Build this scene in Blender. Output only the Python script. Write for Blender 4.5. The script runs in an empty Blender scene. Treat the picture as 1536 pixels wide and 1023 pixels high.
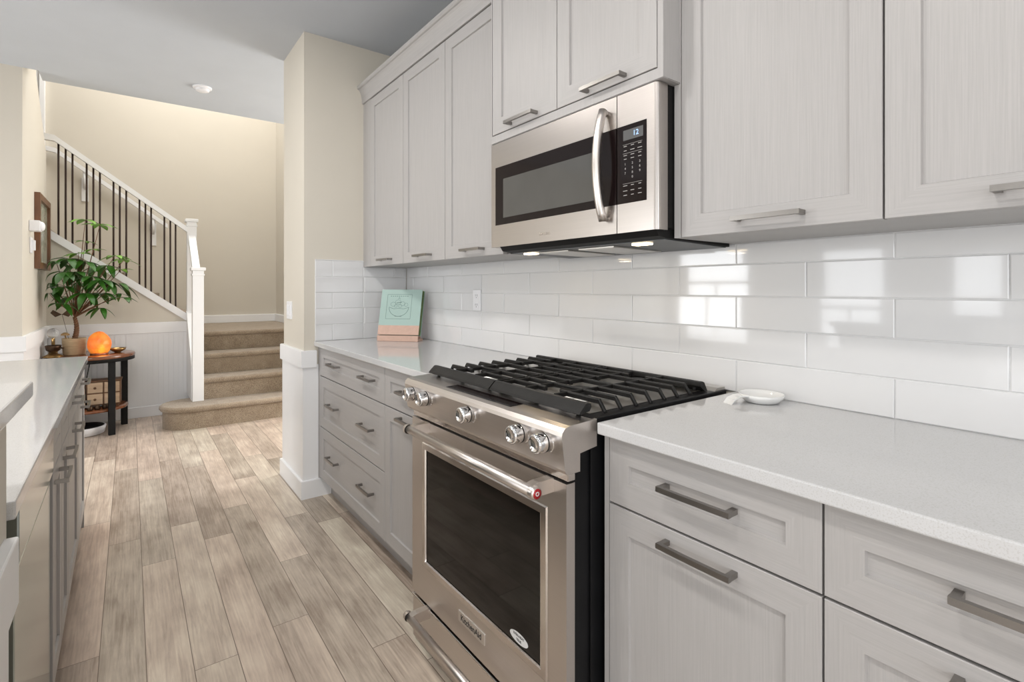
import bpy, bmesh, math, random
from mathutils import Vector, Matrix
random.seed(7)
C = bpy.context.scene.collection
S = bpy.context.scene
R = math.radians

# ---------------------------------------------------------------- camera
TH = math.atan(573/765)
cd = bpy.data.cameras.new('camera'); cam = bpy.data.objects.new('camera', cd); C.objects.link(cam)
cam.location = (0, 0, 1.212); cam.rotation_euler = (math.pi/2, 0, -TH)
cd.sensor_width = 36; cd.lens = 765/1536*36; cd.shift_y = -78.5/1536; cd.clip_start = .05
S.camera = cam
# ---------------------------------------------------------------- view
S.view_settings.view_transform = 'Standard'; S.view_settings.look = 'None'
S.view_settings.gamma = 1; S.view_settings.use_curve_mapping = False
S.view_settings.exposure = 0.11
# ---------------------------------------------------------------- world and daylight
w = bpy.data.worlds.new('world'); S.world = w; w.use_nodes = True
wn = w.node_tree.nodes; wn['Background'].inputs[0].default_value = (.93, .97, 1, 1); wn['Background'].inputs[1].default_value = 1.2

def area(name, loc, rot, sx, sy, power, col=(1, 1, 1), spread=None):
    l = bpy.data.lights.new(name, 'AREA'); l.shape = 'RECTANGLE'; l.size = sx; l.size_y = sy
    l.energy = power; l.color = col
    if spread: l.spread = spread
    o = bpy.data.objects.new(name, l); C.objects.link(o); o.location = loc; o.rotation_euler = rot
    return o
WINS = [(-2.6, .55, .25, 2.25), (1.08, 1.42, .55, 1.55), (2.02, 2.60, .55, 1.53), (3.60, 4.50, .30, 2.1)]  # first entry is an invented wide opening for soft fill, kept out of tile reflections
for k, (a, b, c, d) in enumerate(WINS):       # daylight through the far-side windows; the first is added as soft fill
    area('window_and_fill_light', (-3.66, (a+b)/2, (c+d)/2), (0, -math.pi/2, 0), d-c, b-a, (5.5, 12, 12, 25)[k]*(b-a)*(d-c), (.96, .98, 1))
area('rear_fill_light', (-1.2, -3.12, 1.25), (math.pi/2, 0, 0), 2.9, 2.1, 58, (.97, .985, 1))  # added soft fill from behind the camera; no patio door known there
area('stairwell_daylight', (.5, 6.3, 5.0), (0, 0, 0), 2.0, 1.6, 88, (1, .985, .96))
POTS = [(-.25, -.9), (-.25, .45), (-.25, 1.6), (-.15, 2.6), (-1.5, .5), (-1.5, 2.4)]
for (x, y) in POTS:     # lit recessed ceiling lamps over the aisle and the island
    area('recessed_light', (x, y, 2.685), (0, 0, 0), .16, .16, 9.5, (1, .965, .925))
area('entry_daylight', (3.42, 4.35, 1.5), (0, math.pi/2, 0), 2.0, 1.3, 75, (1, .99, .97))

# ---------------------------------------------------------------- materials
def nodes(name):
    m = bpy.data.materials.new(name); m.use_nodes = True
    nt = m.node_tree; return m, nt, nt.nodes['Principled BSDF']
def mat(name, col, rough=.5, metal=0, coat=0, noise=0, nscale=(8, 8, 8), bump=0, bscale=60, bdist=.002, spec=None, emit=None, estr=0, trans=0, ior=None, coords='Object'):
    m, nt, p = nodes(name); N = nt.nodes; L = nt.links
    p.inputs['Base Color'].default_value = (*col, 1); p.inputs['Roughness'].default_value = rough
    p.inputs['Metallic'].default_value = metal; p.inputs['Coat Weight'].default_value = coat
    if spec is not None: p.inputs['Specular IOR Level'].default_value = spec
    if trans: p.inputs['Transmission Weight'].default_value = trans
    if ior: p.inputs['IOR'].default_value = ior
    if emit: p.inputs['Emission Color'].default_value = (*emit, 1); p.inputs['Emission Strength'].default_value = estr
    tc = N.new('ShaderNodeTexCoord')
    if noise:
        mp = N.new('ShaderNodeMapping'); mp.inputs['Scale'].default_value = nscale
        nz = N.new('ShaderNodeTexNoise'); nz.inputs['Scale'].default_value = 1; nz.inputs['Detail'].default_value = 4
        mx = N.new('ShaderNodeMix'); mx.data_type = 'RGBA'
        mx.inputs[6].default_value = (*[max(0, c*(1-noise)) for c in col], 1); mx.inputs[7].default_value = (*[min(1, c*(1+noise)) for c in col], 1)
        rg = N.new('ShaderNodeMapRange'); rg.inputs[1].default_value = .3; rg.inputs[2].default_value = .7
        L.new(tc.outputs[coords], mp.inputs[0]); L.new(mp.outputs[0], nz.inputs[0]); L.new(nz.outputs[0], rg.inputs[0]); L.new(rg.outputs[0], mx.inputs[0]); L.new(mx.outputs[2], p.inputs['Base Color'])
    if bump:
        nz2 = N.new('ShaderNodeTexNoise'); nz2.inputs['Scale'].default_value = bscale; nz2.inputs['Detail'].default_value = 3
        bp = N.new('ShaderNodeBump'); bp.inputs['Strength'].default_value = bump; bp.inputs['Distance'].default_value = bdist
        L.new(tc.outputs['Object'], nz2.inputs[0]); L.new(nz2.outputs[0], bp.inputs['Height']); L.new(bp.outputs[0], p.inputs['Normal'])
    return m
def grain(name, col, sc, rough=.42, amt=.065):
    """fine textured melamine grain: streaks long in one direction"""
    m, nt, p = nodes(name); N = nt.nodes; L = nt.links
    tc = N.new('ShaderNodeTexCoord'); mp = N.new('ShaderNodeMapping'); mp.inputs['Scale'].default_value = sc
    nz = N.new('ShaderNodeTexNoise'); nz.inputs['Scale'].default_value = 1; nz.inputs['Detail'].default_value = 5; nz.inputs['Roughness'].default_value = .65
    rg = N.new('ShaderNodeMapRange'); rg.inputs[1].default_value = .32; rg.inputs[2].default_value = .68
    mx = N.new('ShaderNodeMix'); mx.data_type = 'RGBA'
    mx.inputs[6].default_value = (*[c*(1-amt) for c in col], 1); mx.inputs[7].default_value = (*[c*(1+amt) for c in col], 1)
    bp = N.new('ShaderNodeBump'); bp.inputs['Strength'].default_value = .12; bp.inputs['Distance'].default_value = .001
    L.new(tc.outputs['Object'], mp.inputs[0]); L.new(mp.outputs[0], nz.inputs[0]); L.new(nz.outputs[0], rg.inputs[0])
    L.new(rg.outputs[0], mx.inputs[0]); L.new(mx.outputs[2], p.inputs['Base Color']); L.new(nz.outputs[0], bp.inputs['Height']); L.new(bp.outputs[0], p.inputs['Normal'])
    p.inputs['Roughness'].default_value = rough
    return m
def brushed(name, col, rough, sc=(400, 3, 400), amt=.05):
    m, nt, p = nodes(name); N = nt.nodes; L = nt.links
    p.inputs['Metallic'].default_value = 1; p.inputs['Roughness'].default_value = rough
    tc = N.new('ShaderNodeTexCoord'); mp = N.new('ShaderNodeMapping'); mp.inputs['Scale'].default_value = sc
    nz = N.new('ShaderNodeTexNoise'); nz.inputs['Scale'].default_value = 1; nz.inputs['Detail'].default_value = 2
    mx = N.new('ShaderNodeMix'); mx.data_type = 'RGBA'
    mx.inputs[6].default_value = (*[c*(1-amt) for c in col], 1); mx.inputs[7].default_value = (*[c*(1+amt) for c in col], 1)
    bp = N.new('ShaderNodeBump'); bp.inputs['Strength'].default_value = .04; bp.inputs['Distance'].default_value = .0005
    L.new(tc.outputs['Object'], mp.inputs[0]); L.new(mp.outputs[0], nz.inputs[0]); L.new(nz.outputs[0], mx.inputs[0]); L.new(mx.outputs[2], p.inputs['Base Color'])
    L.new(nz.outputs[0], bp.inputs['Height']); L.new(bp.outputs[0], p.inputs['Normal'])
    return m

CAB = (.41, .395, .387)
M = {}
M['cab_v'] = grain('cabinet_grain_vertical', CAB, (420, 420, 7))
M['cab_h'] = grain('cabinet_grain_horizontal', CAB, (420, 7, 420))
M['cab_in'] = mat('cabinet_gap_shadow_edge', (.16, .15, .14), .7, noise=.1)
M['cab_under'] = mat('cabinet_underside', (.42, .41, .40), .5, noise=.04)
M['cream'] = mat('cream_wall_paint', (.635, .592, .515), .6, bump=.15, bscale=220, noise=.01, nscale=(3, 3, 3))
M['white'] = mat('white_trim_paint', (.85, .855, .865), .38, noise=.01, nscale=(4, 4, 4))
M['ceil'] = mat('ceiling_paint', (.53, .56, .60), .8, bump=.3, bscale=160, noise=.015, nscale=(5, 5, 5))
M['tile'] = mat('glossy_white_tile', (.70, .70, .705), .06, coat=.3, noise=.012, nscale=(3, 3, 3))
M['grout'] = mat('light_grey_grout', (.72, .72, .72), .8, noise=.05, nscale=(90, 90, 90))
M['steel'] = brushed('brushed_stainless_steel', (.66, .615, .58), .33)
M['steel_m'] = brushed('microwave_stainless_steel', (.50, .465, .44), .30)
M['steel_s'] = brushed('polished_stainless_steel', (.68, .635, .60), .14)
M['steel_v'] = brushed('brushed_stainless_steel_side', (.55, .53, .50), .34, (400, 400, 3))
M['darkplate'] = mat('dark_grey_base_plate', (.07, .075, .08), .4, .3, noise=.1)
M['badge'] = mat('bright_badge_plate', (.80, .77, .74), .35, 1, noise=.02)
M['chrome'] = mat('chrome', (.82, .82, .83), .07, 1, noise=.02)
M['nickel'] = brushed('satin_nickel', (.30, .285, .27), .33, (3, 300, 300))
M['black'] = mat('black_enamel', (.008, .008, .009), .4, noise=.2, spec=.2)
M['matblack'] = mat('matte_black', (.010, .0095, .0095), .6, spec=.2, noise=.2, bump=.2, bscale=300)
M['iron'] = mat('cast_iron_grate', (.009, .0085, .008), .42, spec=.3, noise=.35, nscale=(30, 30, 30), bump=.25, bscale=400)
M['blackglass'] = mat('black_oven_glass', (.005, .0045, .004), .04, noise=.1, spec=.32)
M['greyglass'] = mat('microwave_door_mesh_glass', (.085, .083, .078), .07, noise=.06)
M['blackpanel'] = mat('black_control_glass', (.010, .006, .006), .1, noise=.1, spec=.25)
M['dispgrey'] = mat('grey_display_glass', (.10, .10, .10), .2, noise=.05)
M['bluedigit'] = mat('blue_lit_digit', (.3, .45, .8), .4, emit=(.35, .55, 1), estr=.9, noise=.02)
M['print'] = mat('grey_white_print', (.42, .41, .39), .5, noise=.03)
M['whiteprint'] = mat('white_sticker', (.72, .72, .72), .4, noise=.03)
M['darkprint'] = mat('dark_print', (.03, .03, .03), .5, noise=.05)
M['red'] = mat('red_medallion', (.35, .01, .015), .25, noise=.05)
M['lamp'] = mat('lit_hood_lamp', (1, .9, .7), .4, emit=(1, .80, .50), estr=9, noise=.01)
M['potlamp'] = mat('lit_ceiling_lamp', (1, .95, .85), .4, emit=(1, .88, .70), estr=8, noise=.01)
M['ceramic'] = mat('white_ceramic', (.80, .80, .79), .12, coat=.4, noise=.01)
M['plastic'] = mat('white_plastic', (.80, .80, .82), .35, noise=.01)
M['iron_rod'] = mat('dark_bronze_rod', (.035, .018, .013), .4, .4, noise=.15)
M['trunk'] = mat('braided_bark', (.16, .075, .035), .7, noise=.35, nscale=(60, 60, 12), bump=.4, bscale=90)
M['leaf'] = mat('dark_green_leaf', (.030, .115, .010), .36, noise=.5, nscale=(9, 9, 9))
M['leaf2'] = mat('young_green_leaf', (.15, .36, .02), .4, noise=.3, nscale=(9, 9, 9))
M['basket'] = mat('woven_beige_pot', (.52, .40, .25), .8, noise=.15, nscale=(20, 20, 160), bump=.4, bscale=200)
M['soil'] = mat('potting_soil', (.05, .035, .025), .95, noise=.4, nscale=(90, 90, 90))
M['tablewood'] = mat('reddish_table_wood', (.16, .055, .022), .22, coat=.3, noise=.35, nscale=(5, 40, 5))
M['brass'] = mat('aged_brass', (.35, .22, .09), .3, .9, noise=.25, nscale=(40, 40, 40))
M['darkbronze'] = mat('dark_bronze', (.06, .035, .02), .3, .7, noise=.3, nscale=(40, 40, 40))
M['boxwood'] = mat('light_drawer_wood', (.50, .36, .24), .6, noise=.15, nscale=(8, 8, 60))
M['boxframe'] = mat('brown_drawer_frame', (.13, .06, .025), .5, noise=.2, nscale=(10, 10, 50))
M['framewood'] = mat('brown_picture_frame', (.13, .05, .015), .35, noise=.25, nscale=(30, 30, 6))
M['picture'] = mat('pale_green_print', (.40, .42, .33), .15, noise=.3, nscale=(6, 6, 6))
M['teal'] = mat('pale_teal_cover', (.36, .49, .45), .5, noise=.03)
M['peach'] = mat('peach_wood', (.58, .39, .31), .55, noise=.05, nscale=(5, 60, 60))
M['greenpage'] = mat('green_page_edge', (.10, .16, .045), .6, noise=.2, nscale=(2, 2, 300))
M['ink'] = mat('dark_green_ink', (.07, .12, .10), .6, noise=.05)
M['palecream'] = mat('pale_print', (.48, .56, .44), .6, noise=.03)
M['glass'] = mat('clear_glass', (1, 1, 1), .02, trans=1, ior=1.4, noise=.001)
M['mush'] = mat('carved_mushroom_wood', (.30, .19, .08), .5, noise=.2, nscale=(40, 40, 40))
M['dwsteel'] = brushed('dishwasher_steel', (.44, .49, .49), .14, (300, 300, 3))
M['orange'] = mat('medallion_ring', (.6, .6, .6), .3, 1, noise=.05)

def salt():
    m, nt, p = nodes('glowing_salt_crystal'); N = nt.nodes; L = nt.links
    tc = N.new('ShaderNodeTexCoord'); v = N.new('ShaderNodeTexVoronoi'); v.inputs['Scale'].default_value = 16
    cr = N.new('ShaderNodeValToRGB'); cr.color_ramp.elements[0].color = (1, .34, .05, 1); cr.color_ramp.elements[1].color = (.80, .12, .015, 1)
    L.new(tc.outputs['Object'], v.inputs[0]); L.new(v.outputs['Distance'], cr.inputs[0]); L.new(cr.outputs[0], p.inputs['Base Color']); L.new(cr.outputs[0], p.inputs['Emission Color'])
    p.inputs['Emission Strength'].default_value = .33; p.inputs['Roughness'].default_value = .35
    return m
M['salt'] = salt()

def quartz():
    m, nt, p = nodes('white_quartz'); N = nt.nodes; L = nt.links
    tc = N.new('ShaderNodeTexCoord'); v = N.new('ShaderNodeTexNoise'); v.inputs['Scale'].default_value = 420; v.inputs['Detail'].default_value = 2
    r = N.new('ShaderNodeMapRange'); r.inputs[1].default_value = .38; r.inputs[2].default_value = .46
    mx = N.new('ShaderNodeMix'); mx.data_type = 'RGBA'; mx.inputs[6].default_value = (.53, .525, .52, 1); mx.inputs[7].default_value = (.59, .59, .595, 1)
    L.new(tc.outputs['Object'], v.inputs[0]); L.new(v.outputs[0], r.inputs[0]); L.new(r.outputs[0], mx.inputs[0]); L.new(mx.outputs[2], p.inputs['Base Color'])
    p.inputs['Roughness'].default_value = .07; p.inputs['Specular IOR Level'].default_value = .5
    return m
M['quartz'] = quartz()

def carpet():
    m, nt, p = nodes('taupe_carpet'); N = nt.nodes; L = nt.links
    tc = N.new('ShaderNodeTexCoord'); v = N.new('ShaderNodeTexNoise'); v.inputs['Scale'].default_value = 150; v.inputs['Detail'].default_value = 4
    v2 = N.new('ShaderNodeTexNoise'); v2.inputs['Scale'].default_value = 12
    r = N.new('ShaderNodeMapRange'); r.inputs[1].default_value = .3; r.inputs[2].default_value = .7
    ad = N.new('ShaderNodeMath'); ad.operation = 'MULTIPLY_ADD'; ad.inputs[1].default_value = .35; 
    mx = N.new('ShaderNodeMix'); mx.data_type = 'RGBA'; mx.inputs[6].default_value = (.20, .145, .098, 1); mx.inputs[7].default_value = (.42, .345, .255, 1)
    bp = N.new('ShaderNodeBump'); bp.inputs['Strength'].default_value = .7; bp.inputs['Distance'].default_value = .006
    L.new(tc.outputs['Object'], v.inputs[0]); L.new(tc.outputs['Object'], v2.inputs[0]); L.new(v2.outputs[0], ad.inputs[0]); L.new(v.outputs[0], ad.inputs[2])
    L.new(ad.outputs[0], r.inputs[0]); r.inputs[1].default_value = .45; r.inputs[2].default_value = .95
    L.new(r.outputs[0], mx.inputs[0]); L.new(mx.outputs[2], p.inputs['Base Color'])
    L.new(v.outputs[0], bp.inputs['Height']); L.new(bp.outputs[0], p.inputs['Normal']); p.inputs['Roughness'].default_value = 1
    p.inputs['Sheen Weight'].default_value = .25
    return m
M['carpet'] = carpet()

def plank_floor():
    m, nt, p = nodes('greige_oak_planks'); N = nt.nodes; L = nt.links
    def mth(op, a=None, b=None, c=None):
        n = N.new('ShaderNodeMath'); n.operation = op
        for i, v in enumerate((a, b, c)):
            if v is None: continue
            if isinstance(v, (int, float)): n.inputs[i].default_value = v
            else: L.new(v, n.inputs[i])
        return n.outputs[0]
    tc = N.new('ShaderNodeTexCoord'); sp = N.new('ShaderNodeSeparateXYZ'); L.new(tc.outputs['Object'], sp.inputs[0])
    W_, LN = .1225, 1.22
    u = mth('DIVIDE', mth('SUBTRACT', sp.outputs[0], .042), W_); row = mth('FLOOR', u); fu = mth('FRACT', u)
    wn1 = N.new('ShaderNodeTexWhiteNoise'); wn1.noise_dimensions = '1D'; L.new(row, wn1.inputs['W'])
    v = mth('ADD', mth('DIVIDE', sp.outputs[1], LN), mth('MULTIPLY', wn1.outputs[0], 3.0)); col = mth('FLOOR', v); fv = mth('FRACT', v)
    cb = N.new('ShaderNodeCombineXYZ'); L.new(row, cb.inputs[0]); L.new(col, cb.inputs[1])
    wn2 = N.new('ShaderNodeTexWhiteNoise'); wn2.noise_dimensions = '2D'; L.new(cb.outputs[0], wn2.inputs['Vector'])
    sp2 = N.new('ShaderNodeSeparateColor'); L.new(wn2.outputs['Color'], sp2.inputs[0])
    # grain coordinates shifted per plank
    cb2 = N.new('ShaderNodeCombineXYZ')
    L.new(mth('ADD', mth('MULTIPLY', sp.outputs[0], 60), mth('MULTIPLY', sp2.outputs[0], 50)), cb2.inputs[0])
    L.new(mth('ADD', mth('MULTIPLY', sp.outputs[1], 3.6), mth('MULTIPLY', sp2.outputs[1], 30)), cb2.inputs[1])
    g1 = N.new('ShaderNodeTexNoise'); g1.inputs['Scale'].default_value = 1; g1.inputs['Detail'].default_value = 8; g1.inputs['Roughness'].default_value = .7; g1.inputs['Distortion'].default_value = .6
    L.new(cb2.outputs[0], g1.inputs[0])
    cb3 = N.new('ShaderNodeCombineXYZ')
    L.new(mth('ADD', mth('MULTIPLY', sp.outputs[0], 9), mth('MULTIPLY', sp2.outputs[1], 40)), cb3.inputs[0])
    L.new(mth('ADD', mth('MULTIPLY', sp.outputs[1], 4), mth('MULTIPLY', sp2.outputs[0], 20)), cb3.inputs[1])
    g2 = N.new('ShaderNodeTexNoise'); g2.inputs['Scale'].default_value = 1; g2.inputs['Detail'].default_value = 4; L.new(cb3.outputs[0], g2.inputs[0])
    wv = N.new('ShaderNodeTexWave'); wv.wave_type = 'BANDS'; wv.bands_direction = 'X'; wv.inputs['Scale'].default_value = .5; wv.inputs['Distortion'].default_value = 7; wv.inputs['Detail'].default_value = 3; wv.inputs['Detail Scale'].default_value = .7
    L.new(cb2.outputs[0], wv.inputs[0])
    cr = N.new('ShaderNodeValToRGB'); e = cr.color_ramp.elements
    e[0].position = 0; e[0].color = (.30, .24, .195, 1); e[1].position = 1; e[1].color = (.80, .735, .64, 1)
    for ps, cc in ((.3, (.45, .38, .325, 1)), (.55, (.58, .50, .43, 1)), (.75, (.67, .595, .51, 1))):
        q = e.new(ps); q.color = cc
    tone = mth('ADD', mth('ADD', .09, mth('MULTIPLY', sp2.outputs[2], .46)), mth('ADD', mth('MULTIPLY', mth('SUBTRACT', g1.outputs[0], .5), 1.35), mth('ADD', mth('MULTIPLY', mth('SUBTRACT', g2.outputs[0], .5), 1.1), mth('MULTIPLY', wv.outputs['Fac'], .07))))
    L.new(mth('ADD', tone, .10), cr.inputs[0])
    gap = mth('MINIMUM', mth('MULTIPLY', mth('MINIMUM', fu, mth('SUBTRACT', 1, fu)), W_), mth('MULTIPLY', mth('MINIMUM', fv, mth('SUBTRACT', 1, fv)), LN))
    gm = N.new('ShaderNodeMapRange'); gm.inputs[1].default_value = .0004; gm.inputs[2].default_value = .0018; L.new(gap, gm.inputs[0])
    mx = N.new('ShaderNodeMix'); mx.data_type = 'RGBA'; mx.inputs[6].default_value = (.13, .095, .07, 1)
    hu = N.new('ShaderNodeMix'); hu.data_type = 'RGBA'; hu.blend_type = 'MULTIPLY'; hu.inputs[0].default_value = 1
    tn = N.new('ShaderNodeMix'); tn.data_type = 'RGBA'; tn.inputs[6].default_value = (.97, .905, .865, 1); tn.inputs[7].default_value = (.90, .91, .87, 1)
    L.new(sp2.outputs[0], tn.inputs[0]); L.new(cr.outputs[0], hu.inputs[6]); L.new(tn.outputs[2], hu.inputs[7])
    L.new(gm.outputs[0], mx.inputs[0]); L.new(hu.outputs[2], mx.inputs[7]); L.new(mx.outputs[2], p.inputs['Base Color'])
    bp = N.new('ShaderNodeBump'); bp.inputs['Strength'].default_value = .25; bp.inputs['Distance'].default_value = .0015
    L.new(mth('ADD', gm.outputs[0], mth('MULTIPLY', g1.outputs[0], .4)), bp.inputs['Height']); L.new(bp.outputs[0], p.inputs['Normal'])
    p.inputs['Roughness'].default_value = .36
    return m
M['floor'] = plank_floor()

# ---------------------------------------------------------------- mesh helpers
def new(): return bmesh.new()
def box(bm, x0, x1, y0, y1, z0, z1, mi=0, mp=None):
    co = [(x, y, z) for x in (x0, x1) for y in (y0, y1) for z in (z0, z1)]
    if mp: co = [mp(*c) for c in co]
    v = [bm.verts.new(c) for c in co]
    for f in ((0, 1, 3, 2), (4, 6, 7, 5), (0, 4, 5, 1), (2, 3, 7, 6), (0, 2, 6, 4), (1, 5, 7, 3)):
        bm.faces.new([v[i] for i in f]).material_index = mi
    return v
def rbox(bm, x0, x1, y0, y1, z0, z1, r=.002, seg=2, mi=0):
    """box with rounded edges"""
    b = new(); box(b, x0, x1, y0, y1, z0, z1)
    bmesh.ops.bevel(b, geom=b.edges[:], offset=r, segments=seg, affect='EDGES', profile=.5)
    join(bm, b, mi)
def join(bm, b, mi=0, smooth=False):
    mp = {}
    for v in b.verts: mp[v] = bm.verts.new(v.co)
    for f in b.faces:
        try:
            g = bm.faces.new([mp[v] for v in f.verts]); g.material_index = mi if mi else f.material_index; g.smooth = f.smooth or smooth
        except ValueError: pass
    b.free()
def prism(bm, pts, axis, a, b, mi=0, smooth=False):
    """extrude a 2D outline between a and b along an axis. axis 'y': pts are (x,z); 'x': (y,z); 'z': (x,y)"""
    def P(p, t): return {'y': (p[0], t, p[1]), 'x': (t, p[0], p[1]), 'z': (p[0], p[1], t)}[axis]
    A = [bm.verts.new(P(p, a)) for p in pts]; B = [bm.verts.new(P(p, b)) for p in pts]
    bm.faces.new(A).material_index = mi; bm.faces.new(B[::-1]).material_index = mi
    n = len(pts)
    for i in range(n):
        f = bm.faces.new([A[i], B[i], B[(i+1) % n], A[(i+1) % n]]); f.material_index = mi; f.smooth = smooth
def tube(bm, pts, r, n=12, mi=0, caps=True):
    """round tube along a path; r a number or a list"""
    P = [Vector(p) for p in pts]; rs = r if isinstance(r, (list, tuple)) else [r]*len(P)
    rings = []; up = None
    for i, p in enumerate(P):
        d = (P[min(i+1, len(P)-1)] - P[max(i-1, 0)]).normalized()
        if up is None:
            up = Vector((0, 0, 1)) if abs(d.z) < .9 else Vector((1, 0, 0))
        a = d.cross(up).normalized(); up = a.cross(d).normalized()
        rings.append([bm.verts.new(p + rs[i]*(math.cos(t)*a + math.sin(t)*up)) for t in [2*math.pi*k/n for k in range(n)]])
    for i in range(len(P)-1):
        for k in range(n):
            f = bm.faces.new([rings[i][k], rings[i][(k+1) % n], rings[i+1][(k+1) % n], rings[i+1][k]]); f.smooth = True; f.material_index = mi
    if caps:
        bm.faces.new(rings[0][::-1]).material_index = mi; bm.faces.new(rings[-1]).material_index = mi
def lathe(bm, prof, c, n=32, axis='z', mi=0, smooth=True):
    """profile of (radius, height) pairs about an axis through c"""
    c = Vector(c); rings = []
    for (r, h) in prof:
        ring = []
        for k in range(n if r > 1e-6 else 1):
            t = 2*math.pi*k/n; a, b = r*math.cos(t), r*math.sin(t)
            v = {'z': (a, b, h), 'x': (h, a, b), 'y': (a, h, b)}[axis]
            ring.append(bm.verts.new(c+Vector(v)))
        rings.append(ring)
    for A, B in zip(rings, rings[1:]):
        for k in range(n):
            a0 = A[k % len(A)]; a1 = A[(k+1) % len(A)]; b0 = B[k % len(B)]; b1 = B[(k+1) % len(B)]
            q = [a0, a1, b1, b0]; u = []
            for x in q:
                if x not in u: u.append(x)
            if len(u) > 2:
                f = bm.faces.new(u); f.smooth = smooth; f.material_index = mi
def obj(name, bm, mats, parent=None, smooth_angle=None, local=False, kind=None, label=None):
    bmesh.ops.recalc_face_normals(bm, faces=bm.faces[:])
    me = bpy.data.meshes.new(name); 
    if not isinstance(mats, (list, tuple)): mats = [mats]
    for m in mats: me.materials.append(m)
    o = bpy.data.objects.new(name, me); C.objects.link(o)
    if parent is not None:
        o.parent = parent
        if not local:
            t = Vector((0, 0, 0)); q = parent
            while q: t += q.location; q = q.parent
            bmesh.ops.translate(bm, vec=-t, verts=bm.verts[:])
    elif not local and bm.verts:
        # origin at the base centre of the mesh
        xs = [v.co.x for v in bm.verts]; ys = [v.co.y for v in bm.verts]; zs = [v.co.z for v in bm.verts]
        t = Vector(((min(xs)+max(xs))/2, (min(ys)+max(ys))/2, min(zs)))
        bmesh.ops.translate(bm, vec=-t, verts=bm.verts[:]); o.location = t
    bm.to_mesh(me); bm.free()
    if kind: o['kind'] = kind
    if label: o['label'] = label
    return o
def thing(name, label, cat, loc, group=None, rz=0):
    o = bpy.data.objects.new(name, None); C.objects.link(o); o.location = loc; o.rotation_euler = (0, 0, rz); o.empty_display_size = .05
    o['label'] = label; o['category'] = cat
    if group: o['group'] = group
    return o
def tag(o, label, cat, group=None):
    o['label'] = label; o['category'] = cat
    if group: o['group'] = group
    return o
def struct(name, bm, m):
    o = obj(name, bm, m, local=True); o['kind'] = 'structure'; return o
def text(name, s, size, mat_, parent, M4, extrude=.0003, bold=0):
    cu = bpy.data.curves.new('t', 'FONT'); cu.body = s; cu.size = size; cu.extrude = extrude; cu.align_x = 'CENTER'; cu.align_y = 'CENTER'; cu.offset = bold
    to = bpy.data.objects.new('t', cu); C.objects.link(to)
    bpy.context.view_layer.update()
    me = bpy.data.meshes.new_from_object(to.evaluated_get(bpy.context.evaluated_depsgraph_get()))
    bpy.data.objects.remove(to); bpy.data.curves.remove(cu)
    bm = new(); bm.from_mesh(me); bpy.data.meshes.remove(me)
    bm.transform(M4)
    return obj(name, bm, mat_, parent)
def facing_negx(x, y, z):   # text plane facing -X: its reading direction is -Y
    return Matrix(((0, 0, -1, x), (-1, 0, 0, y), (0, 1, 0, z), (0, 0, 0, 1)))

# ================================================================ THE SHELL
XB, YE, CZ = 1.4505, 3.08, 2.70      # backsplash wall, end wall, ceiling height
bm = new(); box(bm, -3.8, 1.75, -3.3, 7.6, -.1, 0); box(bm, 1.75, 3.7, 3.4, 5.3, -.1, 0); struct('floor', bm, M['floor'])
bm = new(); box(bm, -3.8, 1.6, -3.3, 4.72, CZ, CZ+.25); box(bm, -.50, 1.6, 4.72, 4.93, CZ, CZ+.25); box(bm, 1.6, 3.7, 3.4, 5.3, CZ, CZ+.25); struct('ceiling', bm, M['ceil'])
bm = new(); box(bm, XB+.001, XB+.15, -3.3, YE, 0, CZ); struct('wall_right', bm, M['cream'])
# pillar: end of the wall by the cabinets
bm = new(); box(bm, .805, 1.6, YE, 3.56, 0, CZ); struct('wall_pillar', bm, M['cream'])
# wainscot, cap and baseboard wrap the pillar as one outline each
def wrap(bm, o, xr, z0, z1, xr2=1.5):
    x0, ya, yb = .805-o, YE-o, 3.56+o
    prism(bm, [(x0, ya), (xr, ya), (xr, YE+.0005), (.8055, YE+.0005), (.8055, 3.5595), (xr2, 3.5595), (xr2, yb), (x0, yb)], 'z', z0, z1)
def wrap_bevel(bm, o, xr, z0, z1):
    b = new(); wrap(b, o, xr, z0, z1)
    ed = [e for e in b.edges if abs(e.verts[0].co.z-z1) < 1e-6 and abs(e.verts[1].co.z-z1) < 1e-6]
    bmesh.ops.bevel(b, geom=ed, offset=.003, segments=2, affect='EDGES'); join(bm, b)
bm = new(); wrap(bm, .008, .884, .10, .77); struct('wall_pillar_panel', bm, M['white'])
bm = new(); wrap_bevel(bm, .020, .872, .756, .853); struct('trim_1', bm, M['white'])
bm = new(); wrap_bevel(bm, .021, .954, 0, .104); struct('baseboard_pillar', bm, M['white'])

# far-left wall and the near-left wall piece
sx = -.58
bm = new()
prism(bm, [(4.72, 0), (5.95, 0), (5.95, 2.38), (5.36, 2.86), (5.36, 5.2), (4.72, 5.2)], 'x', sx-.12, sx)
box(bm, -3.8, sx-.12, 4.72, 4.84, 0, 5.2)
struct('wall_left', bm, M['cream'])
def lwrap(o, z0, z1):
    b = new(); prism(b, [(-3.7, 4.72-o), (sx+o, 4.72-o), (sx+o, 5.9505), (sx-.0005, 5.9505), (sx-.0005, 4.7205), (-3.7, 4.7205)], 'z', z0, z1); return b
struct('wall_left_panel', lwrap(.008, .09, .80), M['white'])
struct('trim_2', lwrap(.021, .79, .892), M['white'])
struct('baseboard_left', lwrap(.020, 0, .10), M['white'])

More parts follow.
